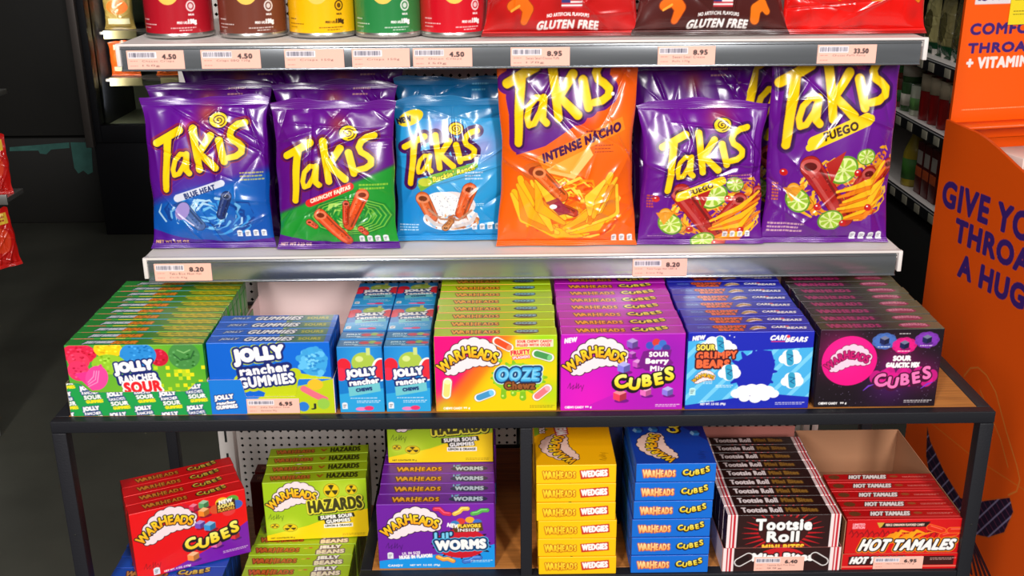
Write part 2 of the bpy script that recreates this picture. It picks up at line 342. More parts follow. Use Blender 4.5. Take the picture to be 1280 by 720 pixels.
def art_berry():
    A = Art(157, 105, (198, 16, 190)); A.blob(40, 95, 50, (235, 20, 190), .8); A.blob(135, 30, 45, (150, 20, 175), .9); A.blob(110, 95, 40, (170, 20, 180), .6)
    A.poly([(20, 105), (90, 72), (157, 80), (157, 105)], (175, 20, 180), .5)
    A.text('NEW', 5, 5, 15, 6, WHT, b=.6, rot=8, skew=.2); cloudlogo(A, 2, 6, 1.0)
    cubecandy(A, 90, 13, 7, (130, 90, 190)); cubecandy(A, 90, 28, 5, (160, 40, 170)); cubecandy(A, 80, 45, 8, (130, 120, 225)); cubecandy(A, 97, 40, 6, (200, 80, 190)); cubecandy(A, 76, 84, 8.5, (240, 60, 90)); cubecandy(A, 109, 79, 7, (245, 110, 190)); cubecandy(A, 137, 79, 7, (140, 120, 225))
    for cx, cy, c in ((112, 16, (60, 80, 190)), (120, 12, (215, 60, 50)), (128, 14, (60, 110, 200)), (122, 20, (70, 120, 210)), (133, 20, (60, 60, 150))): A.ell(cx, cy, 5, 5, c)
    A.poly([(104, 24), (112, 22), (140, 22), (138, 34), (143, 40), (132, 50), (108, 50), (98, 42)], (120, 20, 130))
    A.text('SOUR', 112, 25, 24, 6, WHT, b=.7); A.text('Berry', 108, 34, 28, 8, WHT, b=.8); A.text('Mix', 114, 44, 18, 6.5, WHT, b=.7)
    cubes(A, 67, 58, 1.13); scribble(A, 9, 66, .9); A.text('CHEWY CANDY', 6, 98.5, 24, 3, WHT, b=.3); A.text('99 g', 32, 98.5, 8, 3, WHT, b=.3); fine(A, 122, 97, 32, 2); return A
def art_bears():
    A = Art(159, 106, (24, 36, 178))
    A.poly([(0, 40), (62, 26), (159, 22), (159, 90), (100, 84), (40, 94), (0, 100)], (70, 175, 232))
    A.poly([(0, 12), (45, 10), (66, 28), (90, 40), (60, 80), (0, 100)], (70, 175, 232))
    mask = ((A.xx + A.yy * .9) % 26 < 7) & (np.abs(A.a - np.array((70, 175, 232))).sum(-1) < 8); A.paint(mask, (120, 205, 245))
    A.poly([(64, 40), (72, 34), (90, 24), (106, 26), (112, 44), (108, 70), (96, 84), (70, 80), (60, 60)], (24, 36, 178))
    for k in range(12):
        a = k * PI / 6; A.line([(84, 54), (84 + math.cos(a) * 30, 54 + math.sin(a) * 30)], [20, 3], (24, 36, 178))
    A.text('NEW', 6, 5, 15, 5.5, WHT, b=.6, rot=6, skew=.2)
    A.text('CARE', 104, 5.5, 21, 6, WHT, b=.7, skew=.35); A.text('BEARS', 124, 8, 26, 6, WHT, b=.7, skew=.35, ol=((1.1, (24, 36, 178)),)); A.ell(126, 7, 2.2, 2, (230, 60, 80)); A.line([(105, 13.5), (122, 13.5)], 1, (230, 60, 80))
    for px, py, r in ((22, 20, 7), (30, 14, 8), (40, 13, 8), (49, 18, 7), (56, 22, 6), (38, 20, 10)): A.ell(px, py, r, r, WHT)
    A.text('SOUR', 12, 17, 22, 7, (250, 225, 90), b=.7, ol=((1.5, (60, 40, 20)),)); A.text('GRUMPY', 12, 26.5, 50, 9.5, (245, 105, 60), b=.9, ol=((2.4, (70, 20, 30)),), rot=2); A.text('BEARS', 13, 38, 40, 9.5, (245, 105, 60), b=1.2, ol=((2.8, (70, 20, 30)),))
    cloudlogo(A, 7, 52, .36); fine(A, 22, 67, 12, 2)
    for cx, cy in ((54, 54), (130, 35), (135, 66), (41, 16)):
        for dx, dy, r in ((-8, 2, 6), (0, 4, 8), (8, 2, 7), (-3, -3, 7), (5, -3, 7)):
            if (cx, cy) != (41, 16): A.ell(cx + dx, cy + dy, r, r, WHT)
        A.line([(cx - 1, cy - 6), (cx + 1, cy + 7)], 9, (50, 160, 200)); A.line([(cx - 3, cy - 4), (cx + 4, cy - 2), (cx - 2, cy + 2), (cx + 3, cy + 5)], 1.2, (20, 90, 140))
    for dx, dy, r in ((-22, 0, 8), (-14, -4, 9), (-4, -5, 10), (8, -5, 10), (17, -3, 9), (25, 1, 7), (-12, 6, 7), (2, 7, 8), (14, 5, 7)): A.ell(88 + dx, 84 + dy, r, r * .8, WHT)
    nut(A, 5, 76, 9, (190, 235, 235)); fine(A, 38, 72, 22, 2); A.text('NET WT. 3.5 OZ. (99g)', 20, 97, 32, 3.6, WHT, b=.3); fine(A, 20, 94, 18, 1); fine(A, 116, 97, 38, 2)
    for x, y in ((42, 6), (52, 5), (58, 7)): A.ell(x, y, .8, .8, WHT)
    return A
def art_galactic():
    A = Art(157, 105, (22, 10, 20))
    for cx, cy, r, c, al in ((15, 25, 30, (90, 10, 60), .8), (100, 45, 26, (140, 10, 90), .8), (95, 75, 30, (80, 15, 110), .6), (140, 60, 22, (120, 10, 90), .7)): A.blob(cx, cy, r, c, al)
    g = np.random.RandomState(3)
    for k in range(150): A.ell(g.uniform(0, 157), g.uniform(0, 105), .35, .35, (190, 170, 220), al=.7)
    A.ell(40, 42, 35, 33, (235, 10, 130)); A.blob(35, 34, 24, (255, 50, 160), .5)
    cloudlogo(A, 8, 21, .72, fill=(205, 20, 110), cloud=(250, 205, 225), edge=(110, 10, 70))
    for cx, cy, c in ((82, 16, (70, 110, 190)), (108, 22, (230, 20, 130)), (136, 15, (130, 50, 180))):
        for k in range(9):
            a = k * 2 * PI / 9; A.ell(cx + math.cos(a) * 9, cy + math.sin(a) * 6, 7, 5, c, al=.85)
        cubecandy(A, cx, cy - 1, 6, (25, 30, 80)); fine(A, cx - 8, cy + 7, 16, 1)
    fine(A, 100, 6, 14, 1)
    A.text('SOUR', 96, 36, 22, 6, WHT, b=.9); A.text('GALACTIC MIX', 88, 45, 42, 6, WHT, b=.8)
    for k in range(14): A.ell(76 + k * 5.5, 64 + 5 * math.sin(k * 1.7), 8, 9, (225, 20, 140), al=.8)
    cubes(A, 73, 62, 1.08, fill=(250, 120, 185), ed=(70, 5, 50)); A.line([(62, 82), (68, 76), (74, 74)], [.8, 2.2, .8], (120, 60, 200)); A.line([(136, 80), (144, 74), (150, 72)], [.8, 2.2, .8], (120, 60, 200))
    A.text('CHEWY CANDY', 6, 98, 24, 3, WHT, b=.3); A.text('99 g', 34, 98, 8, 3, WHT, b=.3); fine(A, 116, 96, 36, 2); return A
def art_redcubes():
    A = Art(157, 105, (236, 12, 18)); A.poly([(157, 52), (157, 105), (34, 105), (70, 92), (110, 78)], (122, 20, 170)); A.poly([(70, 0), (100, 18), (80, 30)], (190, 15, 60), .5)
    cloudlogo(A, 4, 4, 1.0)
    for cx, cy, r, c in ((85, 11, 6, (225, 40, 80)), (99, 10, 7, (90, 160, 100)), (98, 22, 7.5, (250, 140, 40)), (91, 40, 7, (120, 80, 190)), (104, 46, 8, (60, 150, 215)), (77, 88, 8, (250, 150, 70)), (110, 76, 7.5, (245, 110, 180)), (137, 71, 6.5, (230, 45, 60))): cubecandy(A, cx, cy, r, c)
    for cx, cy, c in ((115, 22, (220, 80, 40)), (124, 13, (250, 200, 40)), (138, 13, (90, 170, 60)), (143, 22, (60, 100, 190)), (132, 30, (230, 60, 60))): A.ell(cx, cy, 9, 7, c)
    A.rect(116, 12, 142, 29, (70, 40, 20)); A.text('NEW', 120, 10, 18, 6, WHT, b=.6); A.text('SOUR', 118, 17, 22, 5, (250, 230, 120), b=.5); A.text('FLAVORS', 118, 23.5, 22, 4.5, (250, 180, 60), b=.4)
    cubes(A, 66, 60, 1.13); scribble(A, 10, 82, 1.0, (120, 5, 10)); nut(A, 22, 92, 10); A.text('NET WT. 4 OZ. (113g)', 36, 99.5, 36, 3.4, WHT, b=.3); fine(A, 118, 92, 36, 2); return A
def art_hazards():
    A = Art(149, 97, (165, 200, 24)); A.poly([(0, 88), (60, 74), (110, 56), (149, 50), (149, 97), (0, 97)], (252, 210, 6))
    cloudlogo(A, 3, 2, .92)
    for cx, cy, r in ((98, 17, 11), (127, 17, 8), (35, 76, 10), (13, 72, 6)):
        A.blob(cx, cy, r * 1.5, (225, 240, 90), .6); A.ell(cx, cy, r, r * (1 if cy < 50 else .62), (240, 205, 20), ol=((.6, (120, 110, 10)),))
        for k in range(3):
            a = k * 2 * PI / 3 + .5; A.poly([(cx, cy)] + [(cx + math.cos(a + q) * r * .85, cy + math.sin(a + q) * r * (.85 if cy < 50 else .5)) for q in (-.5, 0, .5)], (60, 50, 10))
    A.text('HAZARDS', 64, 31, 76, 19, (60, 56, 14), b=1.5, ol=((2.6, (235, 225, 60)),), rot=4, sh=(1.2, 1.2, (30, 26, 6)))
    A.poly([(76, 58), (128, 55), (130, 62), (122, 63), (124, 70), (86, 73), (85, 66), (76, 66)], (30, 28, 10))
    A.text('SUPER SOUR', 80, 57.5, 46, 5.5, WHT, b=.5, rot=3); A.text('GUMMIES', 88, 65, 34, 5.5, WHT, b=.5, rot=3); A.rect(84, 72.5, 126, 79, WHT); A.text('LEMON & ORANGE', 86, 74, 38, 3.4, (60, 56, 14), b=.3)
    scribble(A, 5, 52, .95, (50, 70, 10)); A.text('NET CONTENTS 99 g', 6, 91.5, 34, 2.8, (120, 100, 10), b=.2); fine(A, 110, 90, 34, 2, (150, 120, 10)); return A
def art_worms():
    A = Art(157, 105, (112, 28, 160)); A.poly([(0, 92), (50, 84), (100, 80), (157, 66), (157, 105), (0, 105)], (20, 150, 232)); A.blob(120, 10, 40, (140, 40, 180), .5)
    cloudlogo(A, 3, 6, 1.0)
    for pts, c in (([(78, 8), (84, 8), (90, 15), (97, 16)], (215, 45, 80)), ([(104, 16), (110, 13), (114, 8), (121, 8)], (240, 190, 80)), ([(128, 16), (134, 15), (140, 11), (147, 11)], (90, 175, 80)), ([(80, 86), (87, 90), (93, 89), (100, 93)], (245, 165, 60)), ([(116, 94), (122, 93), (128, 88), (136, 88)], (60, 120, 210))): A.line(pts, 6.5, c, ol=((.6, (60, 10, 90)),)); A.line([(a, b - 1.2) for a, b in pts], 1.2, tuple(min(255, v + 60) for v in c))
    for k in range(20):
        a = k * 2 * PI / 20; A.line([(112, 64), (112 + math.cos(a) * rnd.uniform(38, 46), 64 + math.sin(a) * rnd.uniform(20, 27))], [20, 2], (25, 15, 40))
    A.ell(112, 64, 35, 24, (205, 20, 40))
    for cx, cy, c in ((112, 28, (220, 60, 50)), (124, 26, (250, 170, 40)), (134, 30, (60, 110, 200)), (104, 32, (50, 130, 190))): A.ell(cx, cy, 6, 5, c)
    A.poly([(98, 34), (140, 30), (142, 44), (104, 46)], (90, 60, 20)); A.text('NEW', 94, 32, 16, 6, WHT, b=.7, rot=-12); A.text('FLAVORS', 108, 33, 30, 5, (250, 210, 60), b=.5); A.text('INSIDE', 108, 40, 28, 4.5, WHT, b=.4)
    A.text("Lil'", 77, 46, 22, 12, (120, 205, 240), b=1.3, ol=((2.8, (15, 40, 80)),)); A.text('WORMS', 78, 59, 66, 14, WHT, b=1.7, ol=((3.4, (15, 60, 110)), (4.6, (90, 190, 230)), (3.4, (15, 60, 110))), rot=2)
    scribble(A, 10, 62, 1.0, (50, 5, 80)); nut(A, 12, 78, 9); A.text('LIL IN SIZE', 32, 77, 24, 4, WHT, b=.4, rot=4); A.text('HUGE IN FLAVOR!', 28, 82, 44, 5.5, WHT, b=.6, rot=4); A.text('CANDY', 12, 98, 20, 3.2, WHT, b=.3); A.text('NET WT. 3.5 OZ. (99g)', 42, 98, 40, 3.4, WHT, b=.3); fine(A, 124, 92, 30, 2); return A
def art_tootsie():
    A = Art(154, 85, (44, 16, 16))
    for k in range(28):
        a = k * 2 * PI / 28; A.line([(77, 28), (77 + math.cos(a) * 56, 28 + math.sin(a) * 40)], [7, .4], (190, 20, 30))
    A.ell(77, 24, 34, 22, (60, 18, 18)); A.text('Tootsie', 40, 7, 74, 16, WHT, b=1.5, ol=((1.8, (30, 8, 8)),)); A.text('Roll', 56, 26, 42, 15, WHT, b=1.5, ol=((1.8, (30, 8, 8)),))
    A.text('MINI BITES', 50, 46, 56, 10, ((250, 220, 60), (240, 120, 30)), b=1, ol=((2, (120, 10, 10)),))
    for x0 in (0, 140): A.rect(x0, 0, x0 + 14, 85, (246, 226, 226)); A.rect(x0 + 8.5, 0, x0 + 11.5, 85, (200, 20, 40)); A.rect(x0 + 4.5, 0, x0 + 6.5, 85, (200, 20, 40))
    return A
def art_hot():
    A = Art(156, 75, (205, 14, 20)); A.blob(78, 40, 60, (235, 20, 20), .7)
    for k in range(22): A.line([(4 + k * 7, 22), (7 + k * 7, 16 + (k % 3) * 2), (10 + k * 7, 24), (8 + k * 7, 27)], 1.6, (150, 8, 18))
    A.text('LIMITED', 8, 6, 16, 3.6, (255, 190, 200), b=.3); A.text('EDITION', 8, 10.5, 16, 3.6, (255, 190, 200), b=.3)
    A.poly([(40, 6), (112, 4), (108, 12), (46, 13)], (40, 20, 16)); A.text('FIERCE CINNAMON FLAVORED CANDY', 52, 7, 52, 3.2, (240, 210, 190), b=.25); A.poly([(40, 5), (50, 5), (47, 11), (44, 13)], (210, 170, 60))
    for k in range(7): A.line([(54 + k * 6, 32), (60 + k * 7, 24 - (k % 3) * 3), (70 + k * 8, 20 + (k % 2) * 3)], [6, 4, .6], (250, 140 + 12 * (k % 3), 20))
    for x, y, r in ((122, 16, -18), (140, 24, 14), (150, 18, 0)): a = math.radians(r); A.line([(x - 10, y + 10 * math.tan(a)), (x + 8, y - 8 * math.tan(a))], 8, (225, 40, 20), ol=((.8, (255, 130, 40)),)); A.line([(x - 9, y - 2 + 10 * math.tan(a)), (x + 7, y - 2 - 8 * math.tan(a))], 1, (255, 120, 90))
    A.text('HOT', 22, 31, 37, 17, WHT, b=1.5, ol=((2.4, (40, 10, 8)), (3.5, (250, 160, 30)), (2.2, (40, 10, 8))), skew=.35); A.text('TAMALES', 66, 32, 82, 15.5, WHT, b=1.5, ol=((2.4, (40, 10, 8)), (3.5, (250, 160, 30)), (2.2, (40, 10, 8))), skew=.35)
    return A
def art_gum(w=157, h=98):
    A = Art(w, h, (0, 96, 205)); A.blob(120, 20, 60, (0, 110, 220), .6)
    A.poly([(30, 52), (60, 44), (110, 42), (157, 50), (157, 98), (60, 98), (70, 70)], (196, 208, 16)); A.poly([(0, 90), (30, 52), (60, 60), (120, 98), (0, 98)], (0, 96, 205), .0)
    g = np.random.RandomState(2); A.ell(135, 27, 18, 20, (60, 165, 225))
    for k in range(26):
        a = g.uniform(0, 2 * PI); q = g.uniform(.6, 1); A.ell(135 + 19 * q * math.cos(a), 27 + 21 * q * math.sin(a), 4.2, 4.2, (95, 190, 238) if k % 2 else (60, 160, 220))
    for k in range(40): a = g.uniform(0, 2 * PI); q = g.uniform(0, .75); A.ell(135 + 17 * q * math.cos(a), 27 + 19 * q * math.sin(a), 2.2, 1.6, (40, 135, 205) if k % 2 else (120, 205, 242))
    A.paint(dil(A.mtext('JOLLY', 34, 8, 62, 21, 6) | A.mtext('GUMMIES', 36, 45, 78, 16, 6), 5.6 * SS), (190, 205, 20)); rancher(A, 28, 8, 1.36, 'GUMMIES', WHT, (20, 34, 110), True, 6); return A
def art_sour():
    A = Art(175, 98, (120, 185, 40)); A.blob(0, 0, 60, (40, 150, 60), .9); A.blob(175, 10, 50, (60, 160, 40), .7)
    g = np.random.RandomState(4)
    for k in range(60): x, y = 100 + int(g.uniform(0, 15)) * 5, 30 + int(g.uniform(0, 13)) * 5; A.rect(x, y, x + 5, y + 5, (235, 225, 20) if k % 2 else (190, 215, 30))
    for cx, cy, rx, ry, c in ((18, 12, 22, 14, (225, 30, 70)), (16, 22, 14, 12, (235, 50, 90)), (55, 6, 18, 12, (255, 205, 10)), (118, 18, 12, 12, (205, 15, 50)), (92, 14, 23, 17, (40, 140, 215)), (150, 16, 20, 19, (70, 140, 65)), (54, 27, 22, 14, (150, 200, 40)), (14, 36, 14, 14, (235, 50, 100))):
        A.ell(cx, cy, rx, ry, c)
        for k in range(int(rx * 1.6)):
            a = g.uniform(0, 2 * PI); q = g.uniform(.2, .9); l = g.uniform(-45, 45); A.ell(cx + rx * q * math.cos(a), cy + ry * q * math.sin(a), 1.8, 1.2, tuple(float(np.clip(v + l, 0, 255)) for v in c))
    A.line([(137, 14), (145, 22), (158, 20), (163, 10)], 2, (40, 100, 45)); A.line([(142, 8), (150, 12), (158, 8)], 1.6, (130, 190, 110))
    A.poly([(8, 40), (30, 36), (44, 26), (50, 44), (42, 60), (28, 64)], (240, 50, 140)); A.ell(36, 46, 14, 18, (245, 70, 155), rot=-25)
    for k in range(3): A.line([(24, 58 - k * 3), (36 - k * 2, 52 - k * 4), (40 - k * 3, 36)], 1.2, (255, 150, 200))
    rancher(A, 55, 24, 1.05, None, WHT, (20, 34, 110), False, 6); A.text('SOUR', 70, 52, 46, 14, (235, 30, 40), b=1.6, ol=((2.8, WHT),), rot=4); return A
def sourtile(A, x, y, s=1.0):
    rancher(A, x, y, .44 * s, None, WHT, (24, 50, 120), False, 5); A.text('SOUR', x + 6 * s, y + 13 * s, 21 * s, 5.2 * s, WHT, b=.7 * s, ol=((1.1 * s, (16, 110, 60)),), rot=4); A.text('GUMMIES', x + 8 * s, y + 19.5 * s, 21 * s, 4 * s, (240, 225, 30), b=.6 * s, rot=4)
def art_sourtray(w=179, h=48):
    A = Art(w, h, (28, 158, 74))
    for i in range(-1, 7):
        for j in range(-1, 3): sourtile(A, 14 + i * 33 + (j % 2) * 0, 18 + j * 29 + (i % 2) * 9 - 12)
    return A
def art_chew(w=57, h=92):
    A = Art(w, h, (14, 120, 200)); A.blob(28, 14, 28, (60, 165, 225), .6); A.poly([(0, 66), (57, 58), (57, 92), (0, 92)], (40, 160, 220))
    A.ell(8, 26, 9, 10, (225, 30, 50)); A.ell(4, 38, 8, 9, (235, 40, 70)); A.ell(33, 22, 15, 14, (170, 195, 70)); A.ell(28, 17, 5, 4, (215, 225, 140)); A.ell(54, 32, 11, 16, WHT); A.ell(55, 32, 9, 14, (225, 40, 55)); A.rect(37, 2, 42, 12, (200, 215, 130))
    rancher(A, 7, 31, .80, None, WHT, (20, 34, 110), True, 6); A.poly([(12, 56), (52, 50), (53, 62), (13, 69)], (110, 195, 205)); A.text('CHEWS', 22, 57, 20, 4.4, (20, 50, 110), b=.6, rot=6)
    fine(A, 14, 71, 34, 1); fine(A, 22, 75, 30, 2); nut(A, 3, 78, 8); A.ell(27, 87, 7, 2.6, (240, 130, 190)); A.ell(37, 86, 6, 3.2, (235, 50, 110)); return A

# --- top strips
def strip(w, h, bg, fn):
    A = Art(w, h, bg); fn(A); return A
T_ooze = strip(157, 26, (176, 206, 18), lambda A: (warname(A, 24, 8, 62, 12, ol=(120, 60, 10)), A.ell(118, 14, 16, 7, (60, 70, 70)), A.text('OOZE', 106, 9, 26, 6, (130, 190, 200), b=.8, ol=((1.4, (40, 60, 80)),)), A.text('Chewz', 110, 15.5, 16, 4.5, (90, 60, 20), b=.4)))
T_berry = strip(157, 26, (186, 16, 180), lambda A: (warname(A, 22, 8, 62, 12), cubes(A, 90, 8, .68)))
T_bears = strip(159, 26, (24, 36, 178), lambda A: (A.text('SOUR', 14, 8, 16, 5, (90, 120, 200), b=.5), A.text('GRUMPY', 34, 5, 42, 8, (235, 95, 50), b=.8, ol=((1.6, (80, 20, 30)),)), A.text('BEARS', 40, 15, 30, 7, (235, 95, 50), b=.8, ol=((1.6, (80, 20, 30)),)), cloudlogo(A, 78, 7, .27), A.text('CARE', 108, 8, 18, 6.5, WHT, b=.6, skew=.3), A.text('BEARS', 127, 11, 24, 6.5, WHT, b=.6, skew=.3), A.ell(128, 9, 2.4, 2, (230, 60, 80))))
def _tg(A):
    t = np.clip((A.xx - 70) / 60, 0, 1)[..., None]; A.a = np.array((30, 22, 22)) * (1 - t) + np.array((96, 92, 66)) * t  # olive-grey ramp to the right: the top's sheen painted into its colour
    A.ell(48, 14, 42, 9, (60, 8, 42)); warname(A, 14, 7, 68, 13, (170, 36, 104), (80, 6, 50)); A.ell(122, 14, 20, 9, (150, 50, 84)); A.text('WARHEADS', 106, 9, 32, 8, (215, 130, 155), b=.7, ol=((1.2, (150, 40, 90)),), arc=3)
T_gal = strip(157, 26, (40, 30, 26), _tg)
def _ts(A):
    t = np.clip((A.xx - 70) / 60, 0, 1)[..., None]; A.a = np.array((40, 140, 52)) * (1 - t) + np.array((105, 135, 30)) * t
    for k in range(10): A.line([(108 + k * 6 + rnd.uniform(-3, 3), 4 + (k * 7) % 14), (124 + k * 6, 8 + (k * 7) % 14)], 3.4, (208, 190, 20))
    A.text('JOLLY RANCHER', 24, 8, 36, 9, (215, 220, 225), b=.9, ol=((1.6, (60, 80, 110)),), skew=.4); A.text('SOUR', 60, 9, 30, 8, (245, 150, 30), b=.9, ol=((1.4, (200, 70, 20)),), skew=.4)
T_sour = strip(175, 21, (40, 140, 52), _ts)
T_gum = strip(157, 24, (0, 90, 195), lambda A: (A.rect(90, 0, 150, 24, (120, 130, 20), .6), A.text('JOLLY', 16, 8, 22, 8, (190, 200, 215), b=.7, ol=((1.4, (20, 34, 110)),), skew=.3), A.text('GUMMIES', 48, 6, 60, 12, WHT, b=1.0, ol=((2, (30, 40, 90)),), skew=.3), A.text('SOURS', 116, 8, 28, 8, (190, 180, 40), b=.6)))
T_chew = strip(57, 24, (20, 110, 165), lambda A: (A.text('JOLLY', 8, 7, 18, 5, (200, 225, 235), b=.5), A.text('rancher', 9, 14, 18, 4, (200, 225, 235), b=.4), A.ell(34, 11, 7, 5, (205, 30, 60)), A.ell(44, 9, 5, 5, (150, 180, 60)), A.ell(51, 12, 5, 4, (220, 50, 60)), A.rect(22, 19, 52, 21, (180, 215, 230))))
T_red = strip(157, 26, (215, 12, 18), lambda A: (warname(A, 22, 8, 60, 11, ((225, 150, 50), (200, 110, 30))), cubes(A, 92, 8, .62, ((235, 215, 100), (200, 160, 20)))))
T_haz = strip(149, 24, (156, 180, 18), lambda A: (warname(A, 12, 7, 58, 11, ((215, 120, 50), (190, 100, 30)), (110, 60, 10)), A.text('V', 77, 8, 9, 7, (170, 80, 20), b=.8), A.text('HAZARDS', 92, 5, 44, 13, (52, 48, 10), b=1.0)))
T_worm = strip(157, 26, (110, 28, 156), lambda A: (warname(A, 22, 8, 64, 12), A.ell(122, 14, 26, 8, (30, 40, 90)), A.text("Lil'", 100, 3, 9, 5, (120, 200, 230), b=.5), A.text('WORMS', 103, 9, 38, 9.5, (200, 215, 235), b=1.0, ol=((1.6, (20, 40, 80)),))))
T_jelly = strip(150, 26, (160, 190, 16), lambda A: (warname(A, 10, 8, 64, 12, ((215, 100, 40), (190, 80, 30)), (110, 50, 10)), A.ell(80, 10, 3, 1.6, (210, 190, 60)), A.ell(87, 9, 3, 1.6, (200, 90, 50)), A.text('JELLY', 100, 3, 30, 9, WHT, b=1.1, ol=((2, (90, 50, 90)),), rot=4), A.text('BEANS', 98, 14, 38, 9, (240, 225, 200), b=1.1, ol=((2, (90, 50, 90)),), rot=4)))
T_blue = strip(157, 26, (24, 76, 180), lambda A: (warname(A, 22, 8, 60, 12, ((215, 150, 90), (190, 120, 50))), cubes(A, 92, 8, .64, ((235, 215, 100), (200, 160, 20)))))
def _tt(A):
    A.text('Tootsie Roll', 22, 5, 54, 12, (240, 225, 225), b=.9); A.text('Mini Bites', 82, 6, 42, 10, (150, 105, 40), b=1, ol=((1.8, (60, 36, 12)),))
    for x0 in (0, 140): A.rect(x0, 0, x0 + 14, 24, (232, 208, 208)); A.rect(x0 + 8.5, 0, x0 + 11.5, 24, (190, 20, 40)); A.rect(x0 + 4.5, 0, x0 + 6.5, 24, (190, 20, 40))
T_toot = strip(154, 24, (40, 16, 16), _tt)
T_hot = strip(156, 24, (190, 12, 18), lambda A: (A.rect(0, 16, 156, 20, (215, 60, 60)), A.ell(14, 9, 8, 6, (110, 60, 30)), A.text('HOT TAMALES', 36, 4, 52, 10, WHT, b=.8, ol=((1.6, (90, 30, 20)),), skew=.35), A.ell(100, 8, 6, 3, (160, 80, 40)), fine(A, 112, 8, 36, 2, (240, 190, 170))))

# ------------------------------------------------------------------ the setting
def struct(mb, name, mat, parent=None):
    o = mb.build(name, mat, parent)
    if not parent: o['kind'] = 'structure'
    return o
FZ = -0.78
struct(MB().box((-3.6, -2.2, FZ - .05), (3.2, 3.95, FZ), r=.001), 'floor', 'floor')
wb = struct(MB().box((-3.6, 3.95, FZ), (3.2, 4.05, 2.0), r=.001), 'wall_back', 'wall')
struct(MB().box((-3.7, -2.2, FZ), (-3.6, 4.05, 2.0), r=.001), 'wall_left', 'wall')

# ------------------------------------------------------------------ gondola with pegboard back
gon = empty('gondola_unit', (0, .55, FZ)); tag(gon, 'white pegboard display gondola standing behind the black table', 'display unit')
GY, GZ0, GZ1 = .545, -.475, .80
def pegboard():
    nx, nz = 74, 88; p = .0143; x0 = -nx * p / 2; mb = MB(); a = .23
    ci, cj = np.meshgrid(np.arange(nx), np.arange(nz)); bx = (x0 + ci * p).ravel(); bz = (GZ0 + cj * p).ravel()
    loc = np.array([(0, 0), (1, 0), (1, 1), (0, 1), (.5, .5 - a), (.5 + a, .5), (.5, .5 + a), (.5 - a, .5)]) * p
    V = np.zeros((nx * nz, 8, 3)); V[:, :, 0] = bx[:, None] + loc[:, 0]; V[:, :, 2] = bz[:, None] + loc[:, 1]; V[:, :, 1] = GY
    T = np.array([(0, 1, 4), (1, 5, 4), (1, 2, 5), (2, 6, 5), (2, 3, 6), (3, 7, 6), (3, 0, 7), (0, 4, 7)])
    F = (np.arange(nx * nz)[:, None, None] * 8 + T).reshape(-1, 3)
    for off, fl in ((0, 0), (.0012, 1)):
        W = V.reshape(-1, 3).copy(); W[:, 1] += off; mb.V.append(W.astype(np.float32)); mb.C.append(np.full(W.shape, .7, np.float32)); mb.F.append((F[:, ::-1] if fl else F) + mb.n); mb.Mi.append(np.zeros(len(F))); mb.n += len(W)
    return mb
def shift(o, r):  # children of an Empty are built in world coordinates, so undo the base location
    for v in o.data.vertices: v.co -= r.location
    return o
def wparent(mb, name, mat, root):
    for V in mb.V: V -= np.array(root.location, np.float32)
    return mb.build(name, mat, root)
wparent(pegboard(), 'pegboard_panel', 'white', gon)
wparent(MB().box((-.53, GY + .012, GZ0), (.53, GY + .02, GZ1)), 'backing_sheet', 'dark', gon)
for sx in (-1, 1):
    mb = MB(); x = sx * .533
    mb.box((x - .014, GY - .014, FZ), (x + .014, GY + .02, GZ1), r=.002)
    u = wparent(mb, 'upright_post', 'white', gon)
    mb = MB()
    for k in range(30): mb.box((x - .002, GY - .0152, GZ0 + .03 + k * .045), (x + .002, GY - .0138, GZ0 + .052 + k * .045), r=.0004)
    for V in mb.V: V -= np.array(gon.location, np.float32)
    mb.build('slot', 'dark', u)
wparent(MB().box((-.53, GY, FZ), (.53, GY + .03, GZ0 - .002)), 'kick_panel', 'dark', gon)

def label_art(price, l1, l2, w=72, h=24, pale=False):
    A = Art(w, h, (250, 190, 172)); A.rect(2, 2, w * .52, h * .42, (244, 232, 238))
    g = random.Random(price + l1); q = 3.0
    while q < w * .5: b = g.uniform(.4, 1.1); A.rect(q, 3, q + b, h * .36, (70, 70, 90)); q += b + g.uniform(.4, 1.1)
    if price: A.text(price, w * .62, h * .22, w * .24, h * .24, (70, 52, 52), b=.5)
    fine(A, w * .05, h * .54, w * .13, 1, (210, 120, 110)); fine(A, w * .05, h * .8, w * .13, 1, (210, 120, 110))
    if l1: A.text(l1, w * .26, h * .52, w * .56, h * .13, (110, 80, 76), b=.15)
    if l2: A.text(l2, w * .26, h * .76, w * .30, h * .13, (110, 80, 76), b=.15)
    return A
def label_obj(A, x0, x1, z0, z1, y, root, base):
    mb = MB(); rbox(mb, (x0, y - .0012, z0), (x1, y, z1), .0003, dict(front=A, back=lin((240, 200, 190)), left=lin((240, 200, 190)), right=lin((240, 200, 190)), top=lin((240, 200, 190)), bottom=lin((240, 200, 190))), dens=1.5)
    for V in mb.V: V -= np.array(base.location, np.float32)
    o = mb.build('price_label', 'label', root); tag(o, 'pale pink price label'); return o
def px2x(px, k):  # label x on a shelf rail (metres along the rail)
    return (px - k[0]) / (k[1] - k[0]) * (k[3] - k[2]) + k[2]
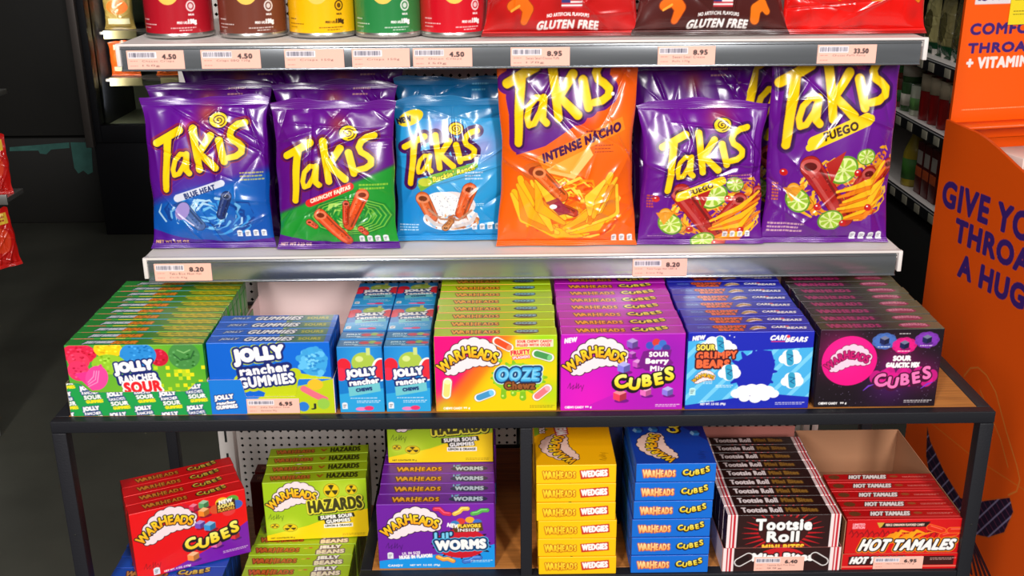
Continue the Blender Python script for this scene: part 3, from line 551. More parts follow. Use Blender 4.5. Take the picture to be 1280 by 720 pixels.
def shelf(zt, hgt, label, kk, labels):
    root = empty('gondola_shelf', (0, .2, zt - hgt)); tag(root, label, 'shelf')
    L0, L1 = -.5265, .534
    mb = MB(); mb.box((L0, .2035, zt - .012), (L1, GY - .015, zt - .0015), r=.001); mb.box((L0, .199, zt - .0035), (L1, .206, zt), r=.001)
    wparent(mb, 'shelf_board', 'white', root)
    mb = MB(); mb.box((L0 + .005, .2005, zt - hgt), (L1 - .008, .2045, zt - .0045), r=.0008); mb.box((L0 + .005, .1985, zt - hgt), (L1 - .008, .2025, zt - hgt + .0025), r=.0008); mb.box((L0 + .005, .199, zt - .0075), (L1 - .008, .202, zt - .0055), r=.0006)
    rail = wparent(mb, 'price_rail', 'chrome', root)
    for x in (L0, L1 - .006):
        mb = MB(); mb.box((x, .198, zt - hgt + .006), (x + .006, .215, zt - .001), r=.0015); wparent(mb, 'end_cap', 'white', root)
    for x in (L0 + .012, L1 - .02):
        mb = MB(); P = [(.24, zt - .013), (GY - .016, zt - .013), (GY - .016, zt - .075), (.47, zt - .045)]
        v = [(x, a, b) for a, b in P] + [(x + .003, a, b) for a, b in P]; mb.add(v, [(0, 1, 2, 3), (7, 6, 5, 4), (0, 4, 5, 1), (1, 5, 6, 2), (2, 6, 7, 3), (3, 7, 4, 0)]); o = wparent(mb, 'bracket', 'white', root)
    for p0, p1, price, a, b in labels:
        x0, x1 = px2x(p0, kk), px2x(p1, kk); label_obj(label_art(price, a, b), x0, x1, zt - hgt + .0028, zt - .0085, .2005, rail, root)
    return root
shelf(.444, .0355, 'upper white gondola shelf with eight price labels on its metal rail', (147, 1160, -.5265, .534),
      [(160, 231, '4.50', 'Cheese Crisps', '150g'), (252, 326, '4.50', 'Crisps BBQ 150g', ''), (356, 430, '', 'Crisps 150g', ''), (440, 512, '', 'Crisps 150g', ''), (516, 590, '4.50', 'Onion Crisps', '150g'), (638, 712, '8.95', 'Sweet Small Cheese Puffs', '170g'), (822, 894, '8.95', 'Sweet Small Cheese', 'Puffs 170g'), (1022, 1096, '33.50', 'Cheese Puffs Party', '')])
shelf(.1515, .0365, 'lower white gondola shelf with two price labels, carrying the front chip bags', (180, 1126, -.5265, .534),
      [(193, 264, '8.20', 'Takis Blue Heat Hot', 'Chilli 92g'), (789, 857, '8.20', 'Takis Fuego Hot Chilli &', 'Lime 92g')])

# ------------------------------------------------------------------ black steel table with oak boards
tab = empty('display_table', (0, .215, FZ)); tag(tab, 'black steel display table with oak boards carrying the candy boxes', 'table')
TD = .43; lw = .018
mb = MB(); mb.box((-.582, .016, -.012), (.582, TD - .016, -.0004), r=.0004); wparent(mb, 'table_top', 'wood', tab)
mb = MB()
for lo, hi in (((-.6, 0, -.016), (.6, .016, 0)), ((-.6, TD - .016, -.016), (.6, TD, 0)), ((-.6, .0165, -.016), (-.582, TD - .0165, 0)), ((.582, .0165, -.016), (.6, TD - .0165, 0))): mb.box(lo, hi, r=.0012)
wparent(mb, 'top_frame', 'frame', tab)
for x in (-.6, .6 - lw):
    for y in (0, TD - lw):
        mb = MB(); mb.box((x, y, FZ), (x + lw, y + lw, -.0165), r=.0012); lg = wparent(mb, 'leg', 'frame', tab)
        mb = MB(); mb.lathe([(0, 0), (.0016, 0), (.0016, .0012), (0, .0012)], n=10)
        for k, V in enumerate(mb.V): W = V.copy(); V[:, 0] = W[:, 0] + x + lw / 2; V[:, 1] = y - .0006 + W[:, 2] * .7; V[:, 2] = W[:, 1] - .165; V -= np.array(tab.location, np.float32)
        if y == 0: mb.build('bolt', 'dark', lg)
mb = MB(); mb.box((-.0055, .0002, -.52), (.0095, .0152, -.0165), r=.001); wparent(mb, 'middle_post', 'frame', tab)
mb = MB(); mb.box((-.0055, TD - .02, FZ), (.0095, TD - .005, -.0165), r=.001); wparent(mb, 'middle_post', 'frame', tab)
SR, SL = -.237, -.372
mb = MB(); mb.box((-.207, .0185, SR - .012), (.580, .36, SR), r=.0006); wparent(mb, 'right_shelf', 'wood', tab)
mb = MB()
for lo, hi in (((-.223, 0.0185, SR - .016), (-.2075, .36, SR)), ((-.223, .3605, SR - .016), (.6, .374, SR)), ((-.223, .0, SR - .016), (.5815, .0182, SR))): mb.box(lo, hi, r=.001)
for x in (-.223,): mb.box((x, .36, SR), (x + .013, .373, -.0165), r=.001)
wparent(mb, 'shelf_frame', 'frame', tab)
mb = MB(); mb.box((-.585, .0185, SL - .012), (-.225, TD - .02, SL), r=.0006); wparent(mb, 'left_shelf', 'wood', tab)

# ------------------------------------------------------------------ candy boxes
def carton(name, W, H, D, front, top, side, back, bulge=.0008, backart=None):
    """root mesh = sleeve (front, back, base); children: top panel and two glued end flaps. origin at front-bottom centre"""
    lo, hi = (-W / 2, 0, 0), (W / 2, D, H); mb = MB(); s = lin(side)
    rbox(mb, lo, hi, .0012, dict(front=front if isinstance(front, Art) else lin(front), back=lin(back), bottom=s), bulge=bulge)
    root = mb.build(name, 'card')
    mb = MB(); rbox(mb, lo, hi, .0012, dict(top=top if isinstance(top, Art) else lin(top))); mb.build('top_panel', 'card', root)
    for k, sg in (('left', -1), ('right', 1)):
        mb = MB(); rbox(mb, lo, hi, .0012, {k: s}); x = sg * W / 2
        a = H * .10; b = H * .90; mb.box((x - .0006, D * .12, a), (x + .0006, D * .88, b), s, r=.0005)
        mb.box((x - .0008, D * .10, H * .58), (x + .0008, D * .90, H * .60), tuple(q * .5 for q in s), r=.0003); mb.build('end_flap', 'card', root)
    return root
def row(proto, n, x, y0, z, pitch, desc, place, cat='candy box', rz=0.0, group=None, jit=.0012, drop=0.0):
    c, s = math.cos(rz), math.sin(rz); W = [proto]
    for i in range(n):
        j = rnd.uniform(-jit, jit) if i else 0; d = i * pitch; lx, ly = x + j * c - d * s, y0 + d * c + j * s
        lab = f'{desc}, {ORD[i].strip() + " back" if i else "front one"} {place}'
        if i == 0: proto.location = (lx, ly, z); proto.rotation_euler = (0, 0, rz); tag(proto, lab, cat, group)
        else: dup(proto, (lx, ly, z - drop * i), (0, 0, rz + rnd.uniform(-.004, .004)), lab)
b_ooze = carton('candy_box', .1545, .105, .0262, art_ooze(), T_ooze, (140, 172, 16), (240, 200, 20)); row(b_ooze, 8, -.0355, .017, 0, .0272, 'yellow and pink candy box with lime top', 'of its row on the table', group='lime topped candy boxes on the table')
b_ber = carton('candy_box', .1565, .106, .0262, art_berry(), T_berry, (150, 14, 150), (190, 20, 180)); row(b_ber, 8, .1245, .016, 0, .0272, 'magenta candy box', 'of its row on the table', group='magenta candy boxes on the table')
b_bea = carton('candy_box', .1585, .107, .0262, art_bears(), T_bears, (22, 34, 170), (24, 36, 178)); row(b_bea, 8, .2850, .016, 0, .0272, 'royal blue candy box with pale blue stripes', 'of its row on the table', group='royal blue candy boxes on the table')
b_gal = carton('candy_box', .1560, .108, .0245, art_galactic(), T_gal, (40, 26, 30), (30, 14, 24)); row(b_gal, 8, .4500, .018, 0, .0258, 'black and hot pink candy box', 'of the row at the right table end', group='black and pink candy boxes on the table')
b_sou = carton('candy_box', .1735, .0955, .0212, art_sour(), T_sour, (40, 132, 44), (60, 150, 50)); row(b_sou, 11, -.4885, .0185, .0014, .0221, 'green fruit gummy box', 'in the green tray', group='green gummy boxes in the tray', jit=.0006)
b_gum = carton('candy_box', .1545, .0965, .0228, art_gum(), T_gum, (0, 82, 185), (0, 90, 200)); row(b_gum, 4, -.3210, .0195, .0014, .0238, 'blue gummy box', 'in the blue tray', group='blue gummy boxes in the tray', jit=.0006)
A_chew = art_chew()
b_chw = carton('candy_box', .0570, .0915, .0225, A_chew, T_chew, (10, 100, 175), (14, 120, 200))
nm = ('left column', 'right column')
for ci, x in enumerate((-.2068, -.1476)):
    for i in range(2):
        lab = f'small upright blue chew box, {"front" if i == 0 else "second from the front"} of the {nm[ci]}'
        if ci == 0 and i == 0: b_chw.location = (x, .018, 0); tag(b_chw, lab, 'candy box', 'small upright chew boxes')
        else: dup(b_chw, (x, .018 + i * .0265, 0), (0, 0, rnd.uniform(-.01, .01)), lab)
    for r_ in range(2):
        for k in range(4):
            lab = f'blue chew box lying face up, {("top", "second", "third", "bottom")[3 - k]} in the {("nearer", "farther")[r_]} {nm[ci].replace(" column", "")} stack'
            y0 = .0735 + r_ * .0925
            o = dup(b_chw, (x + rnd.uniform(-.001, .001), y0, (k + 1) * .0228), (-PI / 2, 0, 0), lab); o['group'] = 'small chew boxes lying flat'
# trays -------------------------------------------------------------
def tray(name, x0, x1, y0, y1, z0, hs, hb, front_profile, art, side, inner, label, th=.0009, mat='card', fart_h=None):
    """open display tray: children floor_panel, side_panel (2), back_panel, front_panel"""
    root = empty(name, ((x0 + x1) / 2, y0, z0)); tag(root, label, 'display tray')
    s, n = lin(side), lin(inner)
    def sheet(a, b, nrm, hfun, nu, artu, cname, thick=th, zoff=0.0):
        mb = MB(); a, b, nrm = np.array(a), np.array(b), np.array(nrm); nv = int((art.h if artu else 4) * 2)
        t = np.linspace(0, 1, nu); h = np.array([hfun(q) for q in t]); v = np.linspace(0, 1, nv)
        P = np.zeros((nv, nu, 3)); P[..., :2] = (a + (b - a) * t[:, None])[None, :, :]; P[..., 2] = z0 + zoff + (1 - v)[:, None] * (h - zoff)[None, :]
        Q = P.copy(); Q[..., :2] += nrm * thick
        if artu: c = art.sample(np.broadcast_to(t, P.shape[:2]), 1 - (P[..., 2] - z0) / (fart_h or hs))
        else: c = s
        mb.grid(Q, c, flip=True); mb.grid(P, n); rim = np.stack([P[0], Q[0]]); mb.grid(rim, n); 
        for e in (0, -1): mb.grid(np.stack([P[:, e], Q[:, e]]), n)
        for V in mb.V: V -= np.array(root.location, np.float32)
        return mb.build(cname, mat, root, smooth=False)
    f = sheet((x0, y0), (x1, y0), (0, -1), front_profile, 160, art is not None, 'front_panel')
    sheet((x0, y0), (x0, y1), (-1, 0), lambda q: hs, 12, False, 'side_panel'); sheet((x1, y0), (x1, y1), (1, 0), lambda q: hs, 12, False, 'side_panel')
    sheet((x0, y1), (x1, y1), (0, 1), lambda q: hb, 12, False, 'back_panel')
    mb = MB(); mb.box((x0, y0, z0), (x1, y1, z0 + .0008), n, r=.0003)
    for V in mb.V: V -= np.array(root.location, np.float32)
    mb.build('floor_panel', mat, root); return root, f
def prof(hi, lo, a, b, k=.05):
    def f(q):
        t = min(max((q - a) / k, 0), 1) if q < .5 else min(max((b - q) / k, 0), 1); t = t * t * (3 - 2 * t); return hi + (lo - hi) * t
    return f
ts = tray('gummy_tray', -.5785, -.3990, .0172, .275, 0, .046, .046, prof(.046, .033, .08, .93, .1), art_sourtray(), (28, 150, 70), (150, 130, 100), 'green printed display tray holding the green gummy boxes, at left table end', fart_h=.048)
def art_gumtray():
    A = Art(160, 50, (20, 120, 215)); A.poly([(150 - 104, 50), (60, 30), (70, 20), (160, 0), (160, 50)], (190, 205, 20)); rancher(A, 4, 22, .52, 'GUMMIES', WHT, (20, 34, 110), True, 6)
    A.ell(137, 8, 10, 8, (235, 190, 40)); A.line([(122, 14), (134, 22), (148, 30)], 9, (240, 110, 130)); A.ell(146, 36, 8, 8, (150, 200, 70)); A.ell(120, 40, 7, 7, (40, 120, 210)); A.text('J', 130, 36, 6, 8, (30, 30, 40), b=.6); return A
tg, gf = tray('gummy_tray', -.4003, -.2420, .0180, .325, 0, .048, .1085, prof(.048, .024, .26, .73, .04), art_gumtray(), (0, 96, 205), (240, 214, 212), 'blue printed display tray with tall pale back, holding blue gummy boxes')
label_obj(label_art('6.95', 'Jolly Rancher Sour', 'Gummies 99g', 68, 21), -.3535, -.2865, .0012, .0215, .0168, gf, tg)
# ------------------------------------------------------------------ lower bay, right
b_too = carton('candy_box', .1515, .0840, .0232, art_tootsie(), T_toot, (52, 22, 22), (44, 16, 16)); row(b_too, 9, .3445, .0075, SR + .0014, .0246, 'dark brown candy box with white and red end bands', 'in its tray', group='brown candy boxes in the tray', jit=.0006)
def art_tootray():
    A = Art(157, 36, (46, 18, 18)); A.ell(78, 16, 32, 16, (200, 24, 34)); A.text('Mini Bites', 40, 9, 80, 11, WHT, b=1.4, ol=((2.6, (30, 8, 8)),))
    for sx, d in ((34, -1), (123, 1)): A.line([(sx, 14), (sx + d * 12, 22)], 11, (46, 18, 18), ol=((1.2, WHT),)); A.line([(sx + d * 3, 16), (sx + d * 12, 22)], 8, (30, 10, 10))
    for x0 in (0, 143): A.rect(x0, 0, x0 + 14, 36, (246, 226, 226)); A.rect(x0 + 8.5, 0, x0 + 11.5, 36, (200, 20, 40)); A.rect(x0 + 4.5, 0, x0 + 6.5, 36, (200, 20, 40))
    return A
tt, tf_ = tray('candy_tray', .2660, .4235, .0062, .262, SR, .036, .085, lambda q: .036, art_tootray(), (240, 222, 222), (196, 120, 110), 'white and brown display tray with rust coloured back, holding brown candy boxes')
label_obj(label_art('6.40', 'Tootsie Roll Mini Bites', '99g', 66, 22), .3080, .3750, SR + .001, SR + .0225, .0050, tf_, tt)
b_hot = carton('candy_box', .1545, .0745, .0232, art_hot(), T_hot, (160, 12, 16), (200, 14, 20)); row(b_hot, 5, .5065, .0085, SR + .0014, .0243, 'red cinnamon candy box', 'in the kraft tray', group='red candy boxes in the kraft tray', jit=.0006)
def art_hottray():
    A = Art(158, 24, (212, 14, 20)); A.rect(8, 4, 150, 18, (60, 14, 14)); A.text('HOT TAMALES', 12, 5, 70, 10, WHT, b=1.1, ol=((1.8, (40, 10, 8)),), skew=.3); fine(A, 118, 7, 34, 2, (240, 200, 190)); A.rect(0, 19, 158, 21, (240, 120, 100)); return A
th_, hf = tray('candy_tray', .4272, .5860, .0072, .268, SR, .074, .074, lambda q: .024 if 0.004 < q < .996 else .024, art_hottray(), (150, 100, 70), (188, 138, 104), 'kraft cardboard display tray with high sides, holding red cinnamon candy boxes', fart_h=.024)
label_obj(label_art('6.95', 'Hot Tamales 141g', '', 66, 20), .4690, .5360, SR + .001, SR + .0200, .0060, hf, th_)
# flat stacks: narrow end towards the aisle
def rotart(A):
    B = Art(A.h, A.w, (0, 0, 0)); B.f = np.rot90(A.final(), 1).copy(); B.w, B.h = A.h, A.w; return B
def art_wedgie():
    A = Art(157, 105, (254, 184, 4)); A.poly([(90, 0), (157, 0), (157, 60)], (215, 20, 40)); A.poly([(80, 0), (120, 0), (100, 20)], (130, 170, 40)); cloudlogo(A, 3, 8, 1.0, cloud=(245, 205, 190)); A.text('WEDGIES', 84, 30, 52, 14, WHT, b=1.2, ol=((2.6, (190, 20, 40)),), rot=4); A.text('SOUR', 90, 8, 24, 7, WHT, b=.7, ol=((1.4, (120, 20, 20)),))
    A.line([(128, 70), (142, 80), (150, 66)], 9, (230, 70, 110)); scribble(A, 10, 84, 1.0, (120, 70, 0)); fine(A, 120, 96, 30, 2); return A
def art_bluefront():
    A = Art(157, 105, (10, 60, 165)); A.poly([(157, 40), (157, 105), (60, 105)], (14, 30, 120)); cloudlogo(A, 3, 8, 1.0, cloud=(245, 205, 190)); cubes(A, 84, 56, .95)
    for cx, cy in ((94, 12), (116, 18), (138, 12), (96, 34), (146, 34), (84, 90), (140, 88)): cubecandy(A, cx, cy, 7, (50, 130, 210))
    scribble(A, 10, 84, 1.0, (5, 20, 80)); return A
E_wed = strip(104, 27, (255, 198, 4), lambda A: (warname(A, 10, 9, 43, 11, ((255, 225, 60), (250, 190, 20)), (190, 100, 10)), A.poly([(56, 8), (94, 5), (95, 18), (58, 21)], (205, 50, 30)), A.text('WEDGIES', 59, 8.5, 33, 8.5, WHT, b=.8, rot=3)))
E_blu = strip(104, 27, (14, 108, 212), lambda A: (warname(A, 10, 9, 43, 11, ((255, 230, 170), (245, 170, 90)), (200, 80, 50)), cubes(A, 60, 10, .52, ((255, 240, 120), (240, 200, 30)))))
def flatstack(front, top, side, x, y, z, n, desc, group, jit):
    p = carton('candy_box', .1040, .0272, .1565, front, rotart(top), side, side, bulge=0)
    for k in range(n):
        lab = f'{desc}, {("top box", "second from the top", "third from the top", "fourth from the top", "fifth from the top", "bottom box")[n - 1 - k]} of the stack'
        loc = (x + jit[k], y + rnd.uniform(0, .001), z + k * .0277)
        if k == 0: p.location = loc; tag(p, lab, 'candy box', group)
        else: dup(p, loc, (0, 0, rnd.uniform(-.006, .006)), lab)
flatstack(E_wed, art_wedgie(), (254, 190, 6), .0685, .0025, SR, 6, 'yellow candy box lying flat', 'yellow candy boxes stacked flat', [.002, .001, .0012, -.001, -.0012, -.0014])
flatstack(E_blu, art_bluefront(), (10, 92, 196), .1945, .0035, SR, 6, 'blue candy box lying flat', 'blue candy boxes stacked flat', [-.0004, -.0002, -.0006, .0008, .0016, .0024])
T_navy = strip(157, 26, (14, 22, 60), lambda A: warname(A, 30, 8, 60, 11))
b_nav = carton('candy_box', .150, .105, .026, (16, 26, 70), T_navy, (14, 24, 66), (16, 26, 70))
for k in range(2):
    o = b_nav if k == 0 else dup(b_nav, (0, 0, 0)); o.location = (.131, .335 - 0.0 * k, SR + k * .1052); tag(o, ('lower', 'upper')[k] + ' dark navy candy box in the gap behind the flat stacks', 'candy box', 'navy boxes behind the flat stacks')
    o.rotation_euler = (0, 0, PI / 2); o.location = (.1290 - .0, .20, SR + k * .1052); o.location.x = .1405; 
# ------------------------------------------------------------------ lower bay, left and middle
b_wor = carton('candy_box', .1570, .1000, .0262, art_worms(), T_worm, (96, 24, 132), (112, 28, 160)); row(b_wor, 8, -.1185, .0205, SR, .0272, 'purple candy box', 'in the row left of middle post', group='purple candy boxes')
A_haz = art_hazards()
b_haz = carton('candy_box', .1490, .0970, .0255, A_haz, T_haz, (112, 124, 12), (150, 180, 20))
JZ = -.2670
row(b_haz, 4, -.3010, .1430, JZ, .0262, 'yellow and lime candy box', 'in the turned row left of middle', rz=math.radians(4), group='lime candy boxes of the turned row')
for k in range(2):
    dup(b_haz, (-.1165, .131 + k * .0262, SR + .1008), (0, 0, 0), 'yellow and lime candy box standing on the purple boxes, ' + ('front one' if k == 0 else 'behind the front one'))['group'] = 'lime candy boxes on the purple row'
b_jel = carton('candy_box', .1500, .1040, .0262, (150, 185, 16), T_jelly, (104, 124, 12), (150, 185, 16)); row(b_jel, 9, -.3200, .022, SL, .0272, 'lime candy box', 'in the low row, lower left', group='lime candy boxes of the low row')
b_blr = carton('candy_box', .1570, .1040, .0262, art_bluefront(), T_blue, (20, 60, 145), (20, 70, 160)); row(b_blr, 5, -.5000, .022, SL, .0272, 'dark blue candy box', 'in the row under red boxes', group='dark blue candy boxes')
ra = math.radians(25); b_red = carton('candy_box', .1570, .1045, .0255, art_redcubes(), T_red, (150, 14, 12), (220, 12, 18))
row(b_red, 4, -.535 + .0785 * math.cos(ra), .043 + .0785 * math.sin(ra), JZ + .0005, .0258, 'red and purple candy box', 'of the row turned to the right', rz=ra, group='red candy boxes of the turned row')
b_drk = carton('candy_box', .085, .100, .026, (120, 22, 20), strip(120, 26, (110, 16, 16), lambda A: warname(A, 14, 8, 50, 11, ((190, 110, 80), (170, 90, 60)))), (110, 16, 16), (120, 22, 20))
for k in range(2):
    o = b_drk if k == 0 else dup(b_drk, (0, 0, 0)); o.location = (-.398, .318 + .034 * k, SL + .0005); tag(o, 'dull red candy box half hidden behind the turned rows, ' + ('nearer one' if k == 0 else 'farther one'), 'candy box', 'dull red boxes at the back')
# ------------------------------------------------------------------ chip bags
LOGO = [([(530, 298), (622, 248)], [24, 26]), ([(575, 282), (556, 474)], [26, 21]), ([(645, 340), (622, 338), (600, 362), (590, 398), (594, 420), (612, 414), (634, 378), (645, 340)], 15), ([(646, 338), (640, 400), (652, 412)], 19),
        ([(674, 242), (692, 398)], [25, 22]), ([(738, 270), (692, 340)], [25, 20]), ([(696, 336), (754, 390)], [20, 24]), ([(770, 288), (788, 368)], [25, 22]), ([(868, 222), (842, 228), (820, 244), (810, 266), (818, 286), (838, 298), (854, 314), (852, 334), (832, 348), (804, 354)], [22, 22, 21, 20, 20, 20, 20, 20, 20, 18])]
def takis(A, ox, oy, k, out=(52, 8, 70), glow=None, rot=0, swirl=True):
    s = k / 2.879; a = math.radians(rot)
    def T(p): x, y = (p[0] - 530) * s, (p[1] - 298) * s; return (ox + x * math.cos(a) + y * math.sin(a), oy - x * math.sin(a) + y * math.cos(a))
    m = np.zeros((A.H, A.W), bool)
    for pts, wd in LOGO: m |= A.mline([T(p) for p in pts], [q * s * 1.1 for q in wd] if isinstance(wd, list) else wd * s * 1.08)
    c = T((770, 212))
    if glow: A.paint(dil(m, 6.5 * k * SS), glow[0]) if len(glow) > 1 and glow[1] else A.paint(dil(m, 4.6 * k * SS), glow[0], .8)
    if swirl:
        A.ell(c[0], c[1], 13.5 * k, 11.5 * k, out)
    A.paint(dil(np.roll(np.roll(m, int(1.2 * k * SS), 1), int(1.2 * k * SS), 0), 1.8 * k * SS), out); A.paint(dil(m, 1.5 * k * SS), out)
    A.paint(dil(m, .55 * k * SS), (214, 150, 8)); A.paint(m, ((254, 216, 10), (252, 204, 4)))
    if swirl:
        A.ell(c[0], c[1], 11.5 * k, 9.8 * k, (250, 212, 12)); P = []
        for i in range(46): t = i / 45; an = 2.2 * 2 * PI * t + .3; P.append((c[0] + 9.2 * k * t * math.cos(an), c[1] + 7.6 * k * t * math.sin(an)))
        A.line(P, 1.5 * k, (70, 40, 10))
def chip(A, x0, y0, x1, y1, w_, c=(214, 58, 22), spots=True):
    d = tuple(int(v * .55) for v in c); l = tuple(min(255, int(v * .8 + 60)) for v in c)
    A.line([(x0, y0), (x1, y1)], [w_, w_ * .8], c, ol=((.8, d),)); nx, ny = -(y1 - y0), (x1 - x0); L = math.hypot(nx, ny); nx, ny = nx / L * w_ * .22, ny / L * w_ * .22
    A.line([(x0 + nx, y0 + ny), (x1 + nx, y1 + ny)], w_ * .18, l, al=.8); A.line([(x0 - nx * 1.4, y0 - ny * 1.4), (x1 - nx, y1 - ny)], w_ * .14, d, al=.7)
    A.ell(x0, y0, w_ * .5, w_ * .36, l); A.ell(x0, y0, w_ * .32, w_ * .2, d)
    g = random.Random(int(x0 * 7 + y0))
    if spots:
        for k in range(10): t = g.random(); A.ell(x0 + (x1 - x0) * t + g.uniform(-.25, .25) * w_, y0 + (y1 - y0) * t + g.uniform(-.2, .2) * w_, .9, .7, l if k % 2 else d, al=.8)
def lime(A, cx, cy, r, rot=0, half=False):
    A.ell(cx, cy, r, r * .8, (96, 150, 30), rot); A.ell(cx, cy, r * .86, r * .68, (222, 232, 150), rot)
    for k in range(8):
        a = k * PI / 4 + math.radians(rot); A.line([(cx + math.cos(a) * r * .18, cy + math.sin(a) * r * .15), (cx + math.cos(a) * r * .68, cy + math.sin(a) * r * .52)], [r * .06, r * .3], (158, 196, 50))
def flames(A, cx, cy, rx, ry, n, cols, seed, al=.9):
    g = random.Random(seed)
    for k in range(n):
        a = g.uniform(0, 2 * PI); q = math.sqrt(g.random()); x, y = cx + rx * q * math.cos(a), cy + ry * q * math.sin(a); L = g.uniform(.2, .5) * rx; b = a + PI / 2 + g.uniform(-.4, .4)
        A.line([(x, y), (x + L * .5 * math.cos(b), y + L * .4 * math.sin(b) - L * .1), (x + L * math.cos(b + .5), y + L * .8 * math.sin(b + .5))], [g.uniform(2, 5), g.uniform(2, 4), .5], g.choice(cols), al=al)
def seal_text(A, y, c=(235, 200, 190)): fine(A, A.w * .55, y, A.w * .2, 1, c)
def nuts(A, x, y, s=8, n=4):
    for k in range(n): nut(A, x + k * s * 1.3, y, s)
def bag_blue():
    A = Art(160, 205, (92, 10, 134)); A.blob(80, 30, 60, (104, 20, 160), .6)
    t = np.clip((A.yy + .28 * (A.xx - 80) - 112) / 14, 0, 1)[..., None]; A.a = A.a * (1 - t) + np.array((10, 78, 168)) * t
    A.poly([(0, 178), (40, 190), (110, 197), (160, 192), (160, 205), (0, 205)], (80, 12, 136)); A.blob(60, 150, 40, (30, 120, 205), .6); A.blob(120, 135, 26, (40, 130, 210), .5)
    for i, (cx, cy, r, c) in enumerate(((86, 24, 14, (200, 90, 40)), (60, 40, 10, (225, 60, 170)))): A.blob(cx, cy, r, c, .7)
    flames(A, 80, 158, 66, 26, 90, [(120, 190, 235), (20, 90, 180), (60, 150, 220), (190, 225, 245), (14, 60, 140)], 3)
    chip(A, 46, 148, 66, 172, 17, (70, 100, 160)); chip(A, 106, 132, 96, 158, 13, (30, 50, 110)); A.ell(44, 152, 9, 13, (160, 140, 205), rot=-30); A.line([(38, 156), (58, 172)], 2, (220, 210, 240))
    takis(A, 16, 61, 1.0, glow=((150, 30, 60), 0)); A.poly([(36, 130), (100, 110), (102, 118), (38, 140)], (214, 216, 232)); A.line([(38, 135), (100, 114)], 9, (214, 216, 232)); A.text('BLUE HEAT', 48, 122, 44, 7, (30, 50, 110), b=.7, rot=17)
    fine(A, 124, 100, 30, 3, (210, 200, 90), gap=4.5, h=2); nuts(A, 114, 180); A.text('NET WT 3.25 OZ', 4, 194, 44, 4.2, (235, 190, 110), b=.4); return A
def bag_green():
    A = Art(158, 205, (94, 10, 126)); A.blob(80, 34, 55, (104, 20, 150), .6)
    t = np.clip((A.yy + .42 * (A.xx - 80) - 118) / 6, 0, 1)[..., None]; A.a = A.a * (1 - t) + np.array((30, 146, 46)) * t
    A.poly([(0, 184), (50, 194), (158, 196), (158, 205), (0, 205)], (84, 14, 132)); A.blob(86, 32, 12, (180, 80, 40), .6)
    for k in range(11): A.line([(100 + (24 + 3.2 * k) * math.cos(q / 10 * 2 * PI), 158 + (12 + 1.5 * k) * math.sin(q / 10 * 2 * PI)) for q in range(11)], 1.2, (150, 200, 70) if k % 2 else (20, 110, 40), al=.8)
    flames(A, 96, 158, 40, 22, 40, [(110, 180, 60), (24, 120, 40), (180, 215, 100)], 5)
    chip(A, 58, 156, 92, 192, 17, (226, 78, 26)); chip(A, 116, 128, 96, 170, 17, (226, 78, 26)); chip(A, 94, 140, 92, 166, 9, (206, 56, 20)); chip(A, 42, 166, 50, 172, 8, (216, 66, 24)); chip(A, 112, 176, 118, 182, 8, (216, 66, 24))
    takis(A, 16, 74, 1.0, glow=((110, 20, 60), 0)); A.line([(44, 139), (100, 116)], 10.5, (222, 36, 30)); A.text('CRUNCHY FAJITAS', 44, 124, 58, 6.4, (250, 225, 200), b=.5, rot=20, skew=.2)
    fine(A, 112, 113, 38, 2, (170, 210, 60), gap=5, h=2.4); fine(A, 130, 60, 22, 2, (215, 200, 225), gap=4); nuts(A, 108, 186); A.text('NET WT 3.25 OZ', 4, 196, 40, 4, (235, 200, 190), b=.4); return A
def bag_ranch():
    A = Art(150, 205, (14, 122, 186)); A.a[:] = np.array((20, 140, 205)); A.rect(0, 0, 150, 30, (14, 104, 160)); A.blob(80, 80, 60, (120, 190, 235), .8); A.blob(20, 150, 40, (30, 130, 205), .7); A.blob(120, 70, 20, (225, 150, 215), .5); A.blob(60, 45, 16, (220, 120, 200), .5)
    A.ell(22, 29, 19, 9.5, (240, 205, 20), rot=25); A.text('NEW', 3, 28, 20, 7, (30, 30, 60), b=.8, rot=12)
    A.ell(74, 172, 38, 18, WHT); A.ell(74, 170, 34, 13, (238, 225, 225)); A.ell(74, 152, 34, 20, (228, 214, 214)); A.ell(62, 150, 26, 18, (246, 240, 238))
    g = random.Random(2)
    for k in range(60): A.ell(62 + g.uniform(-24, 24), 152 + g.uniform(-15, 15), .7, .7, (150, 160, 180))
    flames(A, 74, 176, 38, 12, 40, [(246, 240, 238), (210, 150, 100), (180, 90, 40), (150, 200, 240)], 8)
    chip(A, 36, 142, 48, 168, 19, (214, 96, 40)); chip(A, 100, 130, 88, 164, 19, (220, 90, 34)); A.line([(40, 168), (52, 180), (76, 185), (100, 178), (108, 166)], 5, (206, 196, 196)); A.line([(44, 158), (60, 172), (84, 174), (102, 160)], 3, (180, 130, 100)); chip(A, 66, 186, 74, 176, 9, (190, 110, 40))
    takis(A, 13, 69, .84, glow=((70, 20, 90), 1)); A.poly([(30, 122), (48, 108), (112, 90), (112, 98), (52, 120), (34, 132)], (120, 180, 50)); A.ell(40, 118, 9, 6, (200, 205, 60)); A.text("Buckin' Ranch", 50, 102, 58, 7, (235, 220, 60), b=.6, rot=17, skew=.2, ol=((1, (60, 110, 30)),))
    fine(A, 94, 104, 24, 3, (235, 235, 250), gap=4.5, h=2); fine(A, 102, 150, 18, 2, (230, 240, 250)); fine(A, 4, 180, 26, 3, (230, 240, 250), gap=4, h=1.8); nuts(A, 102, 180, 8, 4); return A
